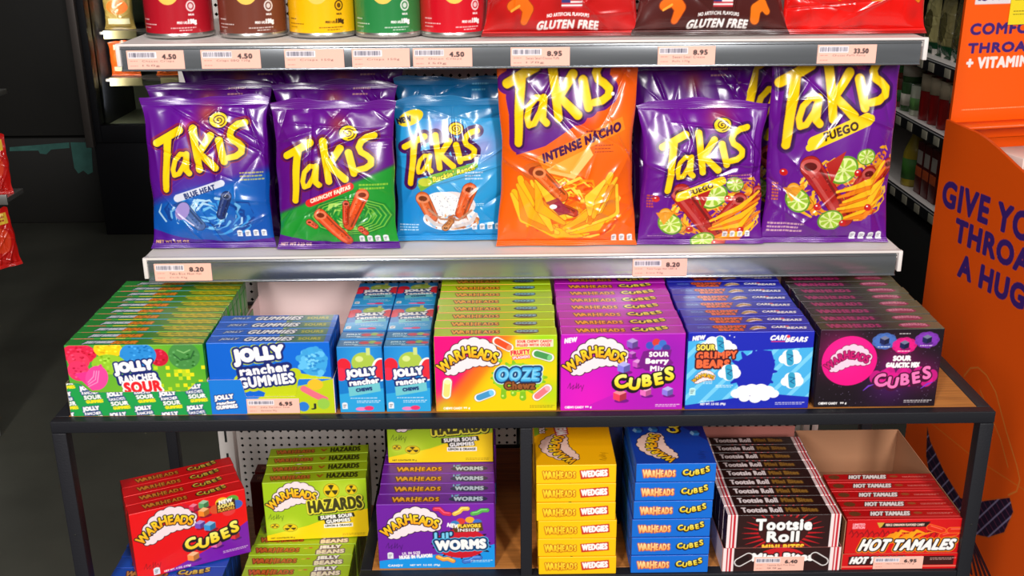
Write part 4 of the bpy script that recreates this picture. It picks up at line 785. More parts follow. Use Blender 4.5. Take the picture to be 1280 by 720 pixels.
def bag_nacho():
    A = Art(182, 250, (240, 92, 8)); A.blob(90, 200, 70, (250, 120, 10), .7); A.blob(160, 100, 30, (250, 130, 30), .6)
    A.poly([(14, 10), (150, 0), (140, 70), (60, 118), (20, 130), (10, 60)], (96, 20, 130)); A.blob(110, 75, 16, (225, 40, 130), .8)
    flames(A, 96, 200, 72, 40, 150, [(252, 196, 20), (245, 150, 12), (235, 90, 10), (255, 220, 80), (225, 70, 8)], 4)
    for p in ((18, 178, 70, 226), (150, 156, 100, 216), (36, 214, 110, 236), (150, 196, 96, 232), (26, 160, 40, 210)): A.line([p[:2], ((p[0] + p[2]) / 2 + 6, (p[1] + p[3]) / 2 + 8), p[2:]], [8, 15, 4], (250, 186, 20), ol=((.8, (210, 90, 8)),))
    for k2 in range(7): ja, jb, jc = [rnd.uniform(-8, 8) for _ in range(3)]; A.line([(22 + k2 * 4 + ja, 178 - k2 * 3 + jb), (36 + k2 * 5 + jc, 212 - k2 * 3), (74 + k2 * 3 + jb * 2, 236 - k2 * 4 + ja * .5)], [4, 13, 5], [(252, 196, 40), (240, 140, 20), (250, 176, 24)][k2 % 3], ol=((.6, (200, 84, 8)),))
    for k2 in range(7): ja, jb, jc = [rnd.uniform(-8, 8) for _ in range(3)]; A.line([(162 - k2 * 3 + ja * .6, 172 - k2 * 2 + jb), (148 - k2 * 4 + jc, 204 - k2 * 3), (96 + k2 * 3 + jb * 2, 232 - k2 * 4 + ja * .5)], [4, 14, 5], [(252, 200, 50), (238, 136, 20), (252, 180, 28)][k2 % 3], ol=((.6, (200, 84, 8)),))
    A.poly([(58, 150), (112, 104), (126, 130), (100, 160)], (250, 196, 110)); A.poly([(66, 148), (110, 112), (116, 128), (94, 154)], (250, 170, 60)); A.ell(44, 150, 15, 11, (215, 96, 30)); A.ell(46, 150, 9, 6, (150, 50, 16)); chip(A, 52, 152, 84, 182, 18, (226, 96, 26)); chip(A, 78, 196, 100, 204, 12, (190, 60, 30)); A.poly([(62, 190), (78, 184), (96, 204), (80, 208)], (150, 40, 70), .8); A.ell(72, 196, 5, 3, WHT)
    takis(A, 12, 43, 1.18, glow=((96, 16, 120), 1)); A.poly([(48, 132), (164, 84), (170, 100), (58, 148)], (255, 138, 30)); A.text('INTENSE NACHO', 54, 109, 112, 10.5, (70, 10, 70), b=1.3, rot=20, skew=.15)
    fine(A, 116, 100, 34, 1, (90, 20, 60), h=2.2); fine(A, 128, 118, 26, 3, (120, 30, 40), gap=4); nuts(A, 150, 236, 8, 3); A.ell(150, 56, 2.4, 2.4, WHT); return A
def fuego(w, h, k, ox, oy, by):
    A = Art(w, h, (100, 16, 138)); A.blob(w * .5, h * .2, 60, (118, 22, 156), .6); A.blob(w * .62, 25, 16, (190, 70, 50), .6); q = w / 168
    flames(A, w * .60, by + 4, w * .38, h * .17, 170, [(250, 190, 20), (240, 140, 14), (220, 80, 16), (255, 215, 80)], 6); flames(A, w * .86, by - 34 * q, w * .14, h * .08, 40, [(250, 180, 20), (240, 130, 14)], 9)
    A.blob(w * .80, by - 6 * q, 16 * q, (150, 120, 200), .8); chip(A, w * .80, by - 20 * q, w * .66, by + 8 * q, 20 * q, (176, 30, 24)); chip(A, w * .32, by - 30 * q, w * .64, by + 38 * q, 27 * q, (176, 30, 24)); chip(A, w * .97, by - 30 * q, w * .86, by - 4 * q, 16 * q, (176, 30, 24)); chip(A, w * .20, by + 0 * q, w * .33, by + 20 * q, 17 * q, (236, 150, 30))
    for k2 in range(8): ja, jb, jc = [rnd.uniform(-6, 6) * q for _ in range(3)]; A.line([(w * .58 + jb, by + 44 * q - k2 * 5.5 * q + ja), (w * .80 + jc, by + 36 * q - k2 * 6.5 * q), (w * .95 + ja, by + 14 * q - k2 * 6 * q + jb)], [3 * q, (7 + jc * .4) * q, 3 * q], (252, 190, 30) if k2 % 2 else (238, 130, 20), ol=((.5, (200, 80, 12)),))
    lime(A, w * .58, by - 26 * q, 21 * q, 30); lime(A, w * .24, by + 14 * q, 18 * q, -40); lime(A, w * .52, by + 40 * q, 17 * q, 10); lime(A, w * .76, by - 42 * q, 13 * q, 0)
    A.poly([(w * .58 - 24 * q, by - 34 * q), (w * .58 + 2 * q, by - 50 * q), (w * .58 - 14 * q, by - 8 * q)], (176, 30, 24)); A.poly([(w * .24 - 20 * q, by - 2 * q), (w * .24 + 6 * q, by - 4 * q), (w * .24 - 8 * q, by + 16 * q)], (238, 150, 30), .9)
    for x, y in ((.70, -22), (.82, 24), (.62, 44), (.12, -22), (.40, 22)): A.ell(w * x, by + y * q, 5 * q, 4.6 * q, (200, 24, 24)); A.ell(w * x - 1, by + y * q - 1.4, 1.3, 1, WHT)
    takis(A, ox, oy, k, glow=((60, 8, 90), 0)); return A
def bag_fuego():
    A = fuego(169, 205, 1.0, 26, 65, 160); A.line([(53, 134), (110, 112)], 12, (248, 208, 16)); A.line([(50, 138), (112, 114)], 7, (248, 208, 16)); A.text('FUEGO', 64, 120.5, 34, 6.5, (60, 30, 20), b=.6, rot=20)
    fine(A, 118, 104, 36, 3, (205, 140, 120), gap=4.6, h=2); fine(A, 8, 132, 9, 5, (210, 90, 40), gap=4, h=2.6); nuts(A, 114, 186); fine(A, 12, 192, 34, 1, (200, 160, 200)); return A
def bag_big():
    A = fuego(168, 250, 1.25, 9, 45, 178); A.line([(56, 118), (124, 90)], 17, (248, 208, 16)); A.line([(50, 124), (130, 88)], 9, (248, 208, 16)); A.text('FUEGO', 68, 98.5, 46, 10, (60, 30, 20), b=.9, rot=18)
    fine(A, 6, 222, 46, 3, (235, 200, 190), gap=5, h=2.4); fine(A, 6, 170, 8, 6, (225, 120, 30), gap=4, h=2.6); nuts(A, 118, 236, 9, 4); return A
def make_bag(A, W, H, T, back, seed, res=2.0, flare=.0, pinch=.06):
    g = np.random.RandomState(seed); hb, ht = .007, .012; root = None
    nu, nv = (int(A.w * res), int(A.h * res)) if res >= 1 else (int(A.w * res) + 20, int(A.h * res) + 20)
    cr = [(g.uniform(0, 1), g.uniform(0, 1), g.uniform(0, PI), g.uniform(.0014, .0036) * g.choice([-1, 1, 1]), g.uniform(.010, .030), g.uniform(.12, .36)) for _ in range(26)]
    pl = [(g.uniform(14, 34), g.uniform(0, 6), g.uniform(.0008, .0018)) for _ in range(3)]; wv = g.uniform(0, 6, 4)
    def shape(u, v, sg):  # v: 0 bottom .. 1 top of body
        pr = np.maximum(np.sin(PI * np.clip(v, 0, 1)), 0); e = np.clip(1 - np.abs(2 * u - 1) ** 2.4, 0, 1) ** .62
        t = T * e * pr ** .5 * (1.12 - .25 * v)
        d = 0 * u
        for x, y, a, am, wd, ln in cr:
            p = (u - x) * math.cos(a) + (v - y) * 1.25 * math.sin(a); q = -(u - x) * math.sin(a) + (v - y) * 1.25 * math.cos(a); d = d + am * np.exp(-np.abs(p / wd) ** 1.4 - (q / ln) ** 2)
        for f, ph, am in pl: d = d + am * np.sin(f * u + ph + 2 * v) * (np.exp(-v / .10) + np.exp(-(1 - v) / .14))
        d = d + .0014 * np.sin(9 * u + wv[0]) * np.sin(7 * v + wv[1])
        t = np.maximum(t + d * np.minimum(1, t / (T * .25)), 0.0003)
        wl = W * (1 - pinch * pr ** .7 + flare * np.clip(v - .85, 0, 1)) + .0028 * np.sin(8 * v + wv[2]) + .0012 * np.sin(21 * v + wv[0])
        x = (u - .5) * wl; z = hb + v * (H - hb - ht); y = -sg * t + .002 * np.sin(3 * v + wv[3]) * (1 - pr)
        return np.stack([x, y, z], -1)
    z_of = lambda v: hb + v * (H - hb - ht)
    u, v = np.meshgrid(np.linspace(0, 1, nu), np.linspace(1, 0, nv)); mb = MB()
    P = shape(u, v, 1); mb.grid(P, A.sample(u, 1 - P[..., 2] / H), flip=True)
    u2, v2 = np.meshgrid(np.linspace(0, 1, 50), np.linspace(1, 0, 60)); mb.grid(shape(u2, v2, -.8), lin(back)); root = mb.build('chip_bag', 'film')
    for nm_, z0, z1, vv, sgn in (('top_seal', H - ht, H, 1.0, 1), ('bottom_seal', 0, hb, 0.0, -1)):
        mb = MB(); nz = 14; uu, zz = np.meshgrid(np.linspace(0, 1, nu), np.linspace(z1, z0, nz)); B = shape(uu, np.full_like(uu, vv), 0)
        B[..., 2] = zz; k = (zz - z0) / (z1 - z0) if sgn > 0 else 1 - (zz - z0) / (z1 - z0)
        B[..., 1] += .0005 * np.sin((zz - z0) * 2 * PI / .0022) + k * .0028 * np.sin(uu * 11 + wv[0]) * (1 if sgn > 0 else .6) - (k * .005 if sgn < 0 else 0); B[..., 2] += k * (.0026 * np.sin(uu * 7 + wv[1]) + .0012 * np.sin(uu * 19 + wv[2]) - .004 * np.abs(2 * uu - 1) ** 4) * (sgn > 0)
        B[..., 0] *= 1 + .02 * k; c = A.sample(uu, 1 - np.clip(B[..., 2] / H, 0, 1))
        F = B.copy(); F[..., 1] -= .0004; mb.grid(F, c, flip=True); G = B.copy(); G[..., 1] += .0004; mb.grid(G, lin(back)); mb.build(nm_, 'film', root)
    return root
SZ = .1515
def put(o, x, y, lean, rz, label, group=None, cat='chip bag', z=SZ, roll=0):
    o.location = (x, y, z + .0006); o.rotation_euler = (-math.radians(lean), math.radians(roll), math.radians(rz)); return tag(o, label, cat, group)
def redup(p, x, y, lean, rz, label, z=SZ, roll=0, sz=1.0):
    o = dup(p, (x, y, z + .0006), (-math.radians(lean), math.radians(roll), math.radians(rz)), label); o.scale.z = sz; return o
PUR, BLU, ORA = (90, 10, 128), (14, 110, 170), (230, 90, 10)
def plain_bag(c, dots):
    A = Art(160, 60, c); A.rect(0, 0, 160, 5, tuple(int(v * .8) for v in c)); fine(A, 104, 9, 22, 2, dots, gap=7, h=2); A.blob(80, 24, 12, (170, 80, 40), .6 if dots[0] > 200 else .0); A.h = 205; B = Art(160, 205, c); B.a[:60 * SS] = A.a; return B
gp = make_bag(plain_bag((88, 10, 128), (220, 170, 150)), .174, .226, .022, PUR, 91, flare=.1)
gb = make_bag(plain_bag((14, 106, 164), (120, 190, 220)), .166, .226, .021, BLU, 93, flare=.1)
g1 = make_bag(bag_blue(), .176, .213, .022, PUR, 11, flare=.1); put(g1, -.437, .247, 6, 0, 'purple and blue chip bag, leftmost on the lower shelf', 'chip bags on the lower shelf')
put(gp, -.440, .302, 4, 2, 'purple chip bag half hidden right behind the leftmost bag', 'chip bags behind the front ones')
redup(gp, -.405, .356, 2, -2, 'purple chip bag at the very back behind the leftmost bag', sz=1.10)
g2 = make_bag(bag_green(), .172, .208, .022, PUR, 23, flare=.1); put(g2, -.258, .236, 7, 0, 'purple and green chip bag with red chips, in front on lower shelf', 'chip bags on the lower shelf')
redup(gp, -.262, .292, 5, -1, 'purple chip bag directly behind the purple and green one', sz=1.0)
redup(gp, -.255, .345, 2, 1, 'purple chip bag third back behind the purple and green one', sz=1.10)
g3 = make_bag(bag_ranch(), .165, .205, .021, BLU, 35, flare=.1); put(g3, -.098, .272, 6, 0, 'sky blue chip bag with a bowl of dip, in front on lower shelf', 'chip bags on the lower shelf')
put(gb, -.093, .326, 3, 1, 'plain blue chip bag behind the sky blue one', 'chip bags behind the front ones')
g4 = make_bag(bag_nacho(), .196, .276, .027, ORA, 47, flare=-.05); put(g4, .0655, .244, 3, 0, 'big orange chip bag standing in the middle of the lower shelf', 'chip bags on the lower shelf')
g5 = make_bag(bag_fuego(), .178, .203, .023, PUR, 59, flare=.1); put(g5, .256, .242, 7, 0, 'smaller all purple chip bag with limes, right of the orange bag', 'chip bags on the lower shelf')
redup(gp, .247, .300, 4, 2, 'purple chip bag right behind the smaller purple bag with limes', sz=1.10)
g6 = make_bag(bag_big(), .182, .276, .027, PUR, 71, flare=-.05); put(g6, .4335, .246, 3, -1, 'big all purple chip bag with lime slices, rightmost on lower shelf', 'chip bags on the lower shelf')
redup(g6, .392, .322, 2, 0, 'big purple chip bag mostly hidden behind the rightmost bag')
# ------------------------------------------------------------------ top shelf: cans and puff bags
def make_can(c, name_c):
    A = Art(290, 150, c); d = tuple(int(v * .72) for v in c)
    for k in range(26):
        for j in range(10): A.poly([(60 + k * 3.4, 62 + j * 5), (61.7 + k * 3.4, 60 + j * 5), (63.4 + k * 3.4, 62 + j * 5), (61.7 + k * 3.4, 64 + j * 5)], d) if k < 7 else None
    x0 = 96
    ink = (70, 40, 10) if c[0] > 200 and c[1] > 120 else WHT
    A.ell(146, 96, 15, 14, (250, 200, 90)); A.ell(144, 92, 10, 8, (255, 225, 140)); A.ell(176, 112, 6.5, 6.5, ink, al=.85); A.ell(176, 112, 4.6, 4.6, c); A.ell(176, 112, 3, 3, ink, al=.8); A.text('HALAL', 172, 121, 8, 2, ink, b=.2)
    A.text('PESO LIQ.', 156, 130, 14, 3, ink, b=.4); A.text('150g', 171, 128, 11, 6, ink, b=.8); fine(A, 147, 137, 34, 1, ink, h=1.3); fine(A, 158, 140, 18, 1, ink, h=1)
    fine(A, 98, 127, 14, 1, ink, h=1.6); fine(A, 98, 133, 28, 1, ink, h=1); fine(A, 98, 137, 16, 1, ink, h=1)
    R, H = .0455, .165; a = np.linspace(0, 2 * PI, 436, endpoint=False); zz = np.linspace(H - .006, .006, 220)
    P = np.stack([np.broadcast_to(R * np.sin(a), (220, 436)), np.broadcast_to(-R * np.cos(a), (220, 436)), np.broadcast_to(zz[:, None], (220, 436))], -1)
    u = np.broadcast_to((.5 + ((a + PI) % (2 * PI) - PI) / (2 * PI)), (220, 436)); cc = A.sample(u, 1 - P[..., 2] / H)
    mb = MB(); mb.grid(P, cc, close=True, flip=True); root = mb.build('crisp_can', 'can')
    mb = MB(); mb.lathe([(0, .002), (R - .003, .002), (R - .001, 0), (R + .0006, .0008), (R + .0009, .004), (R + .0002, .0064)], n=80); mb.build('bottom_rim', 'rim', root)
    mb = MB(); mb.lathe([(R + .0002, H - .0064), (R + .0014, H - .005), (R + .0014, H + .004), (R - .002, H + .005), (0, H + .004)], n=80, c=lin((230, 225, 215))); mb.build('lid', 'plastic', root)
    return root
CZ = .444
for cname, c, x, y, rz in (('dark red', (176, 22, 38), -.4665, .295, -2), ('brown', (112, 56, 42), -.3645, .290, 2), ('yellow', (250, 186, 8), -.2690, .288, 0), ('green', (40, 128, 66), -.1780, .283, -4), ('bright red', (206, 16, 34), -.0890, .280, 3)):
    o = make_can(c, cname); o.location = (x, y, CZ + .0003); o.rotation_euler = (0, 0, math.radians(rz)); tag(o, f'{cname} crisp can on the upper shelf', 'crisp can', 'crisp cans on the upper shelf')
def puff_art(c, kind):
    A = Art(205, 220, c); d = tuple(int(v * .7) for v in c); g = random.Random(kind)
    for k in range(40): A.blob(g.uniform(0, 205), g.uniform(100, 220), g.uniform(4, 12), d if k % 2 else tuple(min(255, v + 30) for v in c), .35)
    if kind < 2:
        A.line([(34, 178), (46, 172), (56, 182), (52, 196)], [12, 15, 14, 9], (240, 110, 20), ol=((1, (170, 60, 10)),)); A.line([(34, 184), (44, 178)], 3, (252, 170, 60))
        if kind == 1: A.line([(160, 196), (162, 184), (172, 178), (178, 186)], [12, 14, 13, 9], (240, 120, 20), ol=((1, (120, 50, 10)),))
        A.text('MADE IN USA', 88, 160, 26, 4, WHT, b=.4); x, y = (105, 167); A.rect(x - 4, y, x + 24, y + 14, (240, 232, 232))
        for k in range(4): A.rect(x - 4, y + k * 4, x + 24, y + k * 4 + 2, (205, 60, 70))
        A.rect(x - 4, y, x + 8, y + 8, (60, 60, 120)); A.text('NO ARTIFICIAL FLAVOURS', 82, 188, 56, 4, WHT, b=.3, arc=2); A.text('GLUTEN FREE', 70, 197, 80, 9.5, WHT, b=.9, skew=.2, arc=2)
    else:
        for k in range(9): A.line([(20 + k * 20, 150 + (k * 13) % 22), (32 + k * 20, 158 + (k * 7) % 20)], [9, 6], (240, 130, 20), ol=((1, (180, 50, 10)),)); 
        A.ell(130, 160, 30, 9, (220, 60, 20)); A.ell(150, 158, 6, 5, (250, 190, 60))
    A.a = np.roll(A.a, 6 * SS, 0); A.rect(0, 0, 205, 6, d); A.rect(0, 216, 205, 220, d); return A
for kind, c, x, W, lab in ((0, (196, 22, 22), .056, .212, 'deep red puff snack bag on the upper shelf beside the cans'), (1, (76, 26, 24), .254, .206, 'dark brown puff snack bag in the middle of the upper shelf bags'), (2, (232, 20, 14), .446, .196, 'bright red puff snack bag at the right end of the upper shelf')):
    o = make_bag(puff_art(c, kind), W, .235, .038, c, 80 + kind, res=1.6, flare=-.3, pinch=.10); put(o, x, .240, 8, 0, lab, 'puff bags on the upper shelf', z=CZ)

# ------------------------------------------------------------------ orange floor display on the right
DA = math.radians(12.2); Fx, Fy = .778, .700
dis = empty('floor_display', (Fx, Fy, FZ)); tag(dis, 'orange cardboard floor display with purple slogan standing right of the table', 'floor display')
dv = np.array([math.sin(DA), -math.cos(DA)]); ev = np.array([math.cos(DA), math.sin(DA)])
PURP = (66, 34, 120)
def side_art():
    L, Ht = 620, 1020; A = Art(L, Ht, (246, 90, 8))  # 1 unit = 1 mm, s to the right, z down from .240
    Z = lambda z: (.240 - z) * 1000
    for t, s0, z1, w_, h_ in (('GIVE YOUR', 20, .129, 330, 45), ('THROAT', 70, .070, 238, 39), ('A HUG', 94, .010, 178, 39)): A.text(t, s0, Z(z1), w_, h_, PURP, b=3.6)
    sc_ = [(66, 350), (80, 372), (134, 410), (190, 434), (225, 424), (262, 398), (316, 361), (330, 380), (317, 429), (280, 462), (248, 477), (206, 506), (166, 496), (106, 461), (75, 408)]
    q = [(a, Z(-b / 1000)) for a, b in sc_]; m = A.mpoly(q); A.paint(dil(m, 3 * SS), (214, 100, 30), .5); A.paint(m, (38, 20, 52))
    for k in range(-20, 60): A.paint(m & (np.abs((A.xx * .75 + A.yy * .5) - k * 17) < 1.3), (160, 150, 190), .85); A.paint(m & (np.abs((A.yy - A.xx * .55) - k * 17 - 200) < 1.0), (132, 60, 90), .8)
    for k in range(7): x = 212 + k * 13; A.line([(206 + k * 6, Z(-.492)), (x + 14, Z(-.545) - k * 6 + 24)], [8, 7], (46, 24, 50)); A.line([(206 + k * 6, Z(-.492)), (x + 14, Z(-.545) - k * 6 + 24)], 1, (130, 70, 60))
    A.line([(151, Z(-.204)), (165, Z(-.182)), (185, Z(-.172)), (210, Z(-.176)), (240, Z(-.195)), (282, Z(-.251)), (320, Z(-.296)), (333, Z(-.317)), (330, Z(-.340)), (312, Z(-.358))], 3.0, (236, 130, 50)); A.line([(79, Z(-.336)), (205, Z(-.339)), (346, Z(-.328))], 2.0, (236, 120, 40)); A.line([(200, Z(-.21)), (270, Z(-.27)), (300, Z(-.31))], 2.6, (236, 130, 50))
    A.line([(120, Z(-.10)), (150, Z(-.20)), (190, Z(-.26))], 1.6, (232, 110, 40), al=.6)
    for k in range(4): A.line([(300 + k * 60, Z(-.1) + k * 30), (360 + k * 60, Z(-.3))], 1.6, (236, 120, 40), al=.6)
    return A
def panel3(A, org, d2, z1, w_, h_, zt=None, th=.006, inner=(214, 74, 6), nrm=None, dens=.5):
    """upright card panel with art; org xy, direction d2, top z1; zt(s) gives the top outline"""
    mb = MB(); nu, nv = int(A.w * dens), int(A.h * dens); s = np.linspace(0, w_, nu); v = np.linspace(0, 1, nv)
    top = np.array([zt(q) if zt else z1 for q in s]); P = np.zeros((nv, nu, 3)); P[..., :2] = org + d2 * s[:, None]
    P[..., 2] = top[None, :] - v[:, None] * (top - (z1 - h_))[None, :]; Q = P.copy(); Q[..., :2] += nrm * th
    c = A.sample(np.broadcast_to(s / w_, P.shape[:2]), (z1 - P[..., 2]) / h_); mb.grid(P, c); mb.grid(Q, lin(inner), flip=True); mb.grid(np.stack([P[0], Q[0]]), lin(inner))
    for e in (0, -1): mb.grid(np.stack([P[:, e], Q[:, e]]), lin(inner))
    return mb
def ztop(s): # high at the back, curving down towards the front
    t = min(max((s - .07) / .22, 0), 1); t = t * t * (3 - 2 * t); return .237 - .005 * min(s / .07, 1) - .052 * t
mb = panel3(side_art(), np.array([Fx, Fy]), dv, .240, .62, 1.02, zt=ztop, nrm=ev, dens=1.0); wparent(mb, 'side_panel', 'card', dis)
def head_art():
    A = Art(420, 560, (255, 96, 4)); Z = lambda z: (.760 - z) * 1000
    for t, s0, z1, w_, h_, c in (('COMFORT', 17, .405, 158, 18, PURP), ('THROAT', 17, .371, 136, 16, PURP), ('+ VITAMIN C', 18, .346, 150, 18, WHT)): A.text(t, s0, Z(z1), w_, h_, c, b=1.7)
    A.rect(18, Z(.475), 98, Z(.4385), (238, 232, 236)); A.rect(23, Z(.475), 29, Z(.4445), PURP); A.ell(36, Z(.452), 9, 8, PURP); A.ell(52, Z(.453), 4, 8, PURP); A.ell(64, Z(.453), 4, 8, PURP); fine(A, 20, Z(.2545), 150, 1, (255, 190, 150), h=1.6); return A
mb = panel3(head_art(), np.array([Fx, Fy]) + ev * .0062 + dv * .004, ev, .760, .42, .56, nrm=-dv, dens=1.0); wparent(mb, 'header_panel', 'card', dis)
def flat_quad(mb, s0, s1, t0, t1, z0, z1, c):
    o = np.array([Fx, Fy]); V = []
    for z in (z0, z1):
        for s, t in ((s0, t0), (s1, t0), (s1, t1), (s0, t1)): p = o + ev * s + dv * t; V.append((p[0], p[1], z))
    mb.add(V, [(3, 2, 1, 0), (4, 5, 6, 7), (0, 1, 5, 4), (1, 2, 6, 5), (2, 3, 7, 6), (3, 0, 4, 7)], lin(c)); return mb
wparent(flat_quad(MB(), .0065, .42, (.006), .62, .16, .166, (240, 214, 200)), 'bin_floor', 'card', dis)
wparent(flat_quad(MB(), .0065, .42, .012, .055, .228, .233, (250, 92, 6)), 'back_ledge', 'card', dis)
wparent(flat_quad(MB(), .42, .426, .0, .62, FZ, .22, (222, 74, 6)), 'side_panel', 'card', dis)
wparent(flat_quad(MB(), .0065, .42, .614, .62, FZ, .185, (236, 84, 6)), 'front_panel', 'card', dis)
wparent(flat_quad(MB(), .0065, .42, -.006, -.001, FZ, .20, (236, 84, 6)), 'back_panel', 'card', dis)
for i, (s, t) in enumerate(((.05, .06), (.13, .06), (.21, .06), (.05, .16), (.13, .16), (.21, .16))):
    p = np.array([Fx, Fy]) + ev * (s + .035) + dv * (t + .05); mb = MB(); rbox(mb, (-.034, -.045, 0), (.034, .045, .030), .002, {k: lin((246, 226, 216)) for k in ('front', 'back', 'left', 'right', 'top', 'bottom')})
    mb.box((-.03, -.046, .008), (.03, -.0448, .022), lin((240, 100, 20))); o = mb.build('lozenge_box', 'card'); o.location = (p[0], p[1], .1665); o.rotation_euler = (0, 0, DA); tag(o, f'pale lozenge carton lying in the orange display, {("back", "front")[i // 3]} line, {("left", "middle", "right")[i % 3]}', 'carton', 'lozenge cartons in the display')
A = Art(60, 46, (250, 226, 30)); fine(A, 6, 24, 40, 2, (110, 100, 20), h=1.4, gap=5); fine(A, 26, 38, 30, 1, (110, 100, 20)); A.rect(6, 6, 40, 7.5, (110, 100, 20))
mb = panel3(A, np.array([Fx, Fy]) + ev * .094 + dv * .0062, ev, .452, .075, .050, nrm=-dv, th=.001, inner=(240, 215, 30), dens=2.0); o = wparent(mb, 'price_tag', 'label', dis); tag(o, 'yellow price tag')

# ------------------------------------------------------------------ background shelf of sauces on the right
bs = empty('store_shelf', (1.55, 2.4, FZ)); tag(bs, 'dark grocery shelf of sauce bottles far behind the orange display', 'store shelf')
wparent(MB().box((1.78, .9, FZ), (1.82, 3.7, 1.0)), 'back_panel', 'dark', bs)
for zt in (-.335, -.09, .125, .40):
    mb = MB(); mb.box((1.355, .9, zt - .012), (1.78, 3.7, zt), r=.002); sb = wparent(mb, 'shelf_board', 'white', bs)
    mb = MB(); mb.box((1.345, .9, zt - .040), (1.3545, 3.7, zt), r=.001); rl = wparent(mb, 'shelf_rail', 'frame', bs)
    mb = MB(); mb.box((1.3435, .9, zt - .004), (1.3448, 3.7, zt - .0005), r=.0003)
    for k in range(22): y = 1.0 + k * .12 + rnd.uniform(-.02, .02); mb.box((1.3432, y, zt - .036), (1.3448, y + .045, zt - .009), lin((176, 170, 150)), r=.0003)
    for V in mb.V: V -= np.array(bs.location, np.float32)
    o = mb.build('price_strip', 'label', rl); tag(o, 'row of pale price tickets')
wparent(MB().box((1.36, .9, FZ), (1.40, 3.7, -.42)), 'kick_panel', 'dark', bs)
def bottle(R, H, body, cap, lab, neck=.45, lz=(.25, .6)):
    mb = MB(); sh = H * (1 - neck); prof_ = [(0, 0), (R * .92, 0), (R, R * .12), (R, sh * .8), (R * .85, sh * .95), (R * .45, H * .82), (R * .36, H * .93)]; mb.lathe(prof_, n=24, c=lin(body)); r = mb.build('sauce_bottle', 'plastic')
    mb = MB(); mb.lathe([(R * .42, H * .9), (R * .44, H), (R * .40, H * 1.005), (0, H * 1.005)], n=20, c=lin(cap)); mb.build('cap', 'plastic', r)
    mb = MB(); mb.lathe([(R * 1.005, H * lz[0]), (R * 1.012, H * lz[0]), (R * 1.012, H * lz[1]), (R * 1.005, H * lz[1])], n=24, c=lin(lab)); o = mb.build('paper_label', 'label', r); return r
bR = bottle(.034, .232, (140, 16, 18), (226, 216, 206), (206, 190, 160), .5, (.42, .66))
for i, y in enumerate((2.36, 2.28, 2.20, 2.12, 2.04, 1.96)):
    lab = f'red white-capped sauce bottle, grocery shelf middle, {("farthest", "second farthest", "third farthest", "third nearest", "second nearest", "nearest")[i]} one'
    o = bR if i == 0 else dup(bR, (0, 0, 0)); o.location = (1.405, y, -.0895); tag(o, lab, 'sauce bottle', 'red sauce bottles on the far shelf')
def tin(c, lab):
    mb = MB(); mb.lathe([(0, 0), (.034, 0), (.036, .003), (.036, .097), (.034, .1), (0, .098)], n=24, c=lin(c)); r = mb.build('food_tin', 'can'); mb = MB(); mb.lathe([(.0362, .02), (.0366, .02), (.0366, .06), (.0362, .06)], n=24, c=lin(lab)); mb.build('paper_label', 'label', r); return r
t0 = None
for i, (y, c, l) in enumerate(((2.72, (50, 90, 50), (200, 190, 170)), (2.62, (120, 50, 36), (60, 120, 60)), (2.53, (60, 96, 54), (214, 206, 190)), (2.44, (196, 200, 180), (90, 140, 70)))):
    for j in range(2 if i < 3 else 1):
        o = tin(c, l); o.location = (1.405 + 0 * j, y, -.0895 + j * .1005); tag(o, f'{("dark green", "rusty brown", "leaf green", "pale cream")[i]} food tin on the middle grocery shelf{", stacked upper one" if j else (", lower one" if i < 3 else "")}', 'food tin', 'food tins on the far shelf')
o = bottle(.042, .215, (170, 150, 40), (40, 40, 36), (60, 120, 40), .35, (.12, .45)); o.location = (1.41, 2.44, -.3345); tag(o, 'yellow oil bottle with green label on the lower grocery shelf', 'oil bottle')
def small_pack(c, lab, w_, d_, h_):
    mb = MB(); rbox(mb, (-w_ / 2, -d_ / 2, 0), (w_ / 2, d_ / 2, h_), .002, {k: lin(c) for k in ('front', 'back', 'left', 'right', 'top', 'bottom')}); r = mb.build('sauce_pack', 'card'); mb = MB(); mb.box((-w_ / 2 - .001, -d_ / 2 + .002, h_ * .34), (w_ / 2 + .001, d_ / 2 - .002, h_ * .52), lin(lab)); mb.box((-w_ / 2 - .001, -d_ / 2 + .006, h_ * .58), (w_ / 2 + .001, d_ / 2 - .006, h_ * .84), lin((190, 180, 170))); mb.build('printed_band', 'label', r); return r
for i, y in enumerate((2.325, 2.262, 2.199)):
    o = small_pack((96, 20, 20), (214, 92, 40), .05, .055, .175); o.location = (1.405, y, -.3345); tag(o, f'dark red sauce pack with orange band, {("farthest", "middle", "nearest")[i]} of three on the lower shelf', 'sauce pack', 'sauce packs on the far shelf')
bD = bottle(.032, .215, (26, 16, 14), (60, 30, 26), (190, 150, 70), .42, (.12, .40))
for i, y in enumerate((2.12, 2.05, 1.98, 1.91)):
    o = bD if i == 0 else dup(bD, (0, 0, 0)); o.location = (1.405, y, -.3345); tag(o, f'dark sauce bottle with amber label, lower grocery shelf, {("farthest", "second farthest", "second nearest", "nearest")[i]}', 'sauce bottle', 'dark bottles on the far shelf')
for i, (y, c) in enumerate(((2.40, (190, 180, 120)), (2.28, (150, 140, 92)), (2.16, (92, 84, 56)), (2.04, (120, 110, 70)))):
    A = Art(80, 120, c); A.rect(0, 95, 80, 120, (30, 80, 50)); A.ell(40, 60, 22, 30, (96, 90, 52))
    o = make_bag(A, .11, .19, .02, c, 200 + i, res=.5); o.name = 'food_pouch'; o.location = (1.40, y, .1256); o.rotation_euler = (0, 0, -PI / 2); tag(o, f'{("pale straw", "olive tan", "dark olive", "khaki")[i]} food pouch on the upper grocery shelf', 'food pouch', 'food pouches on the far shelf')

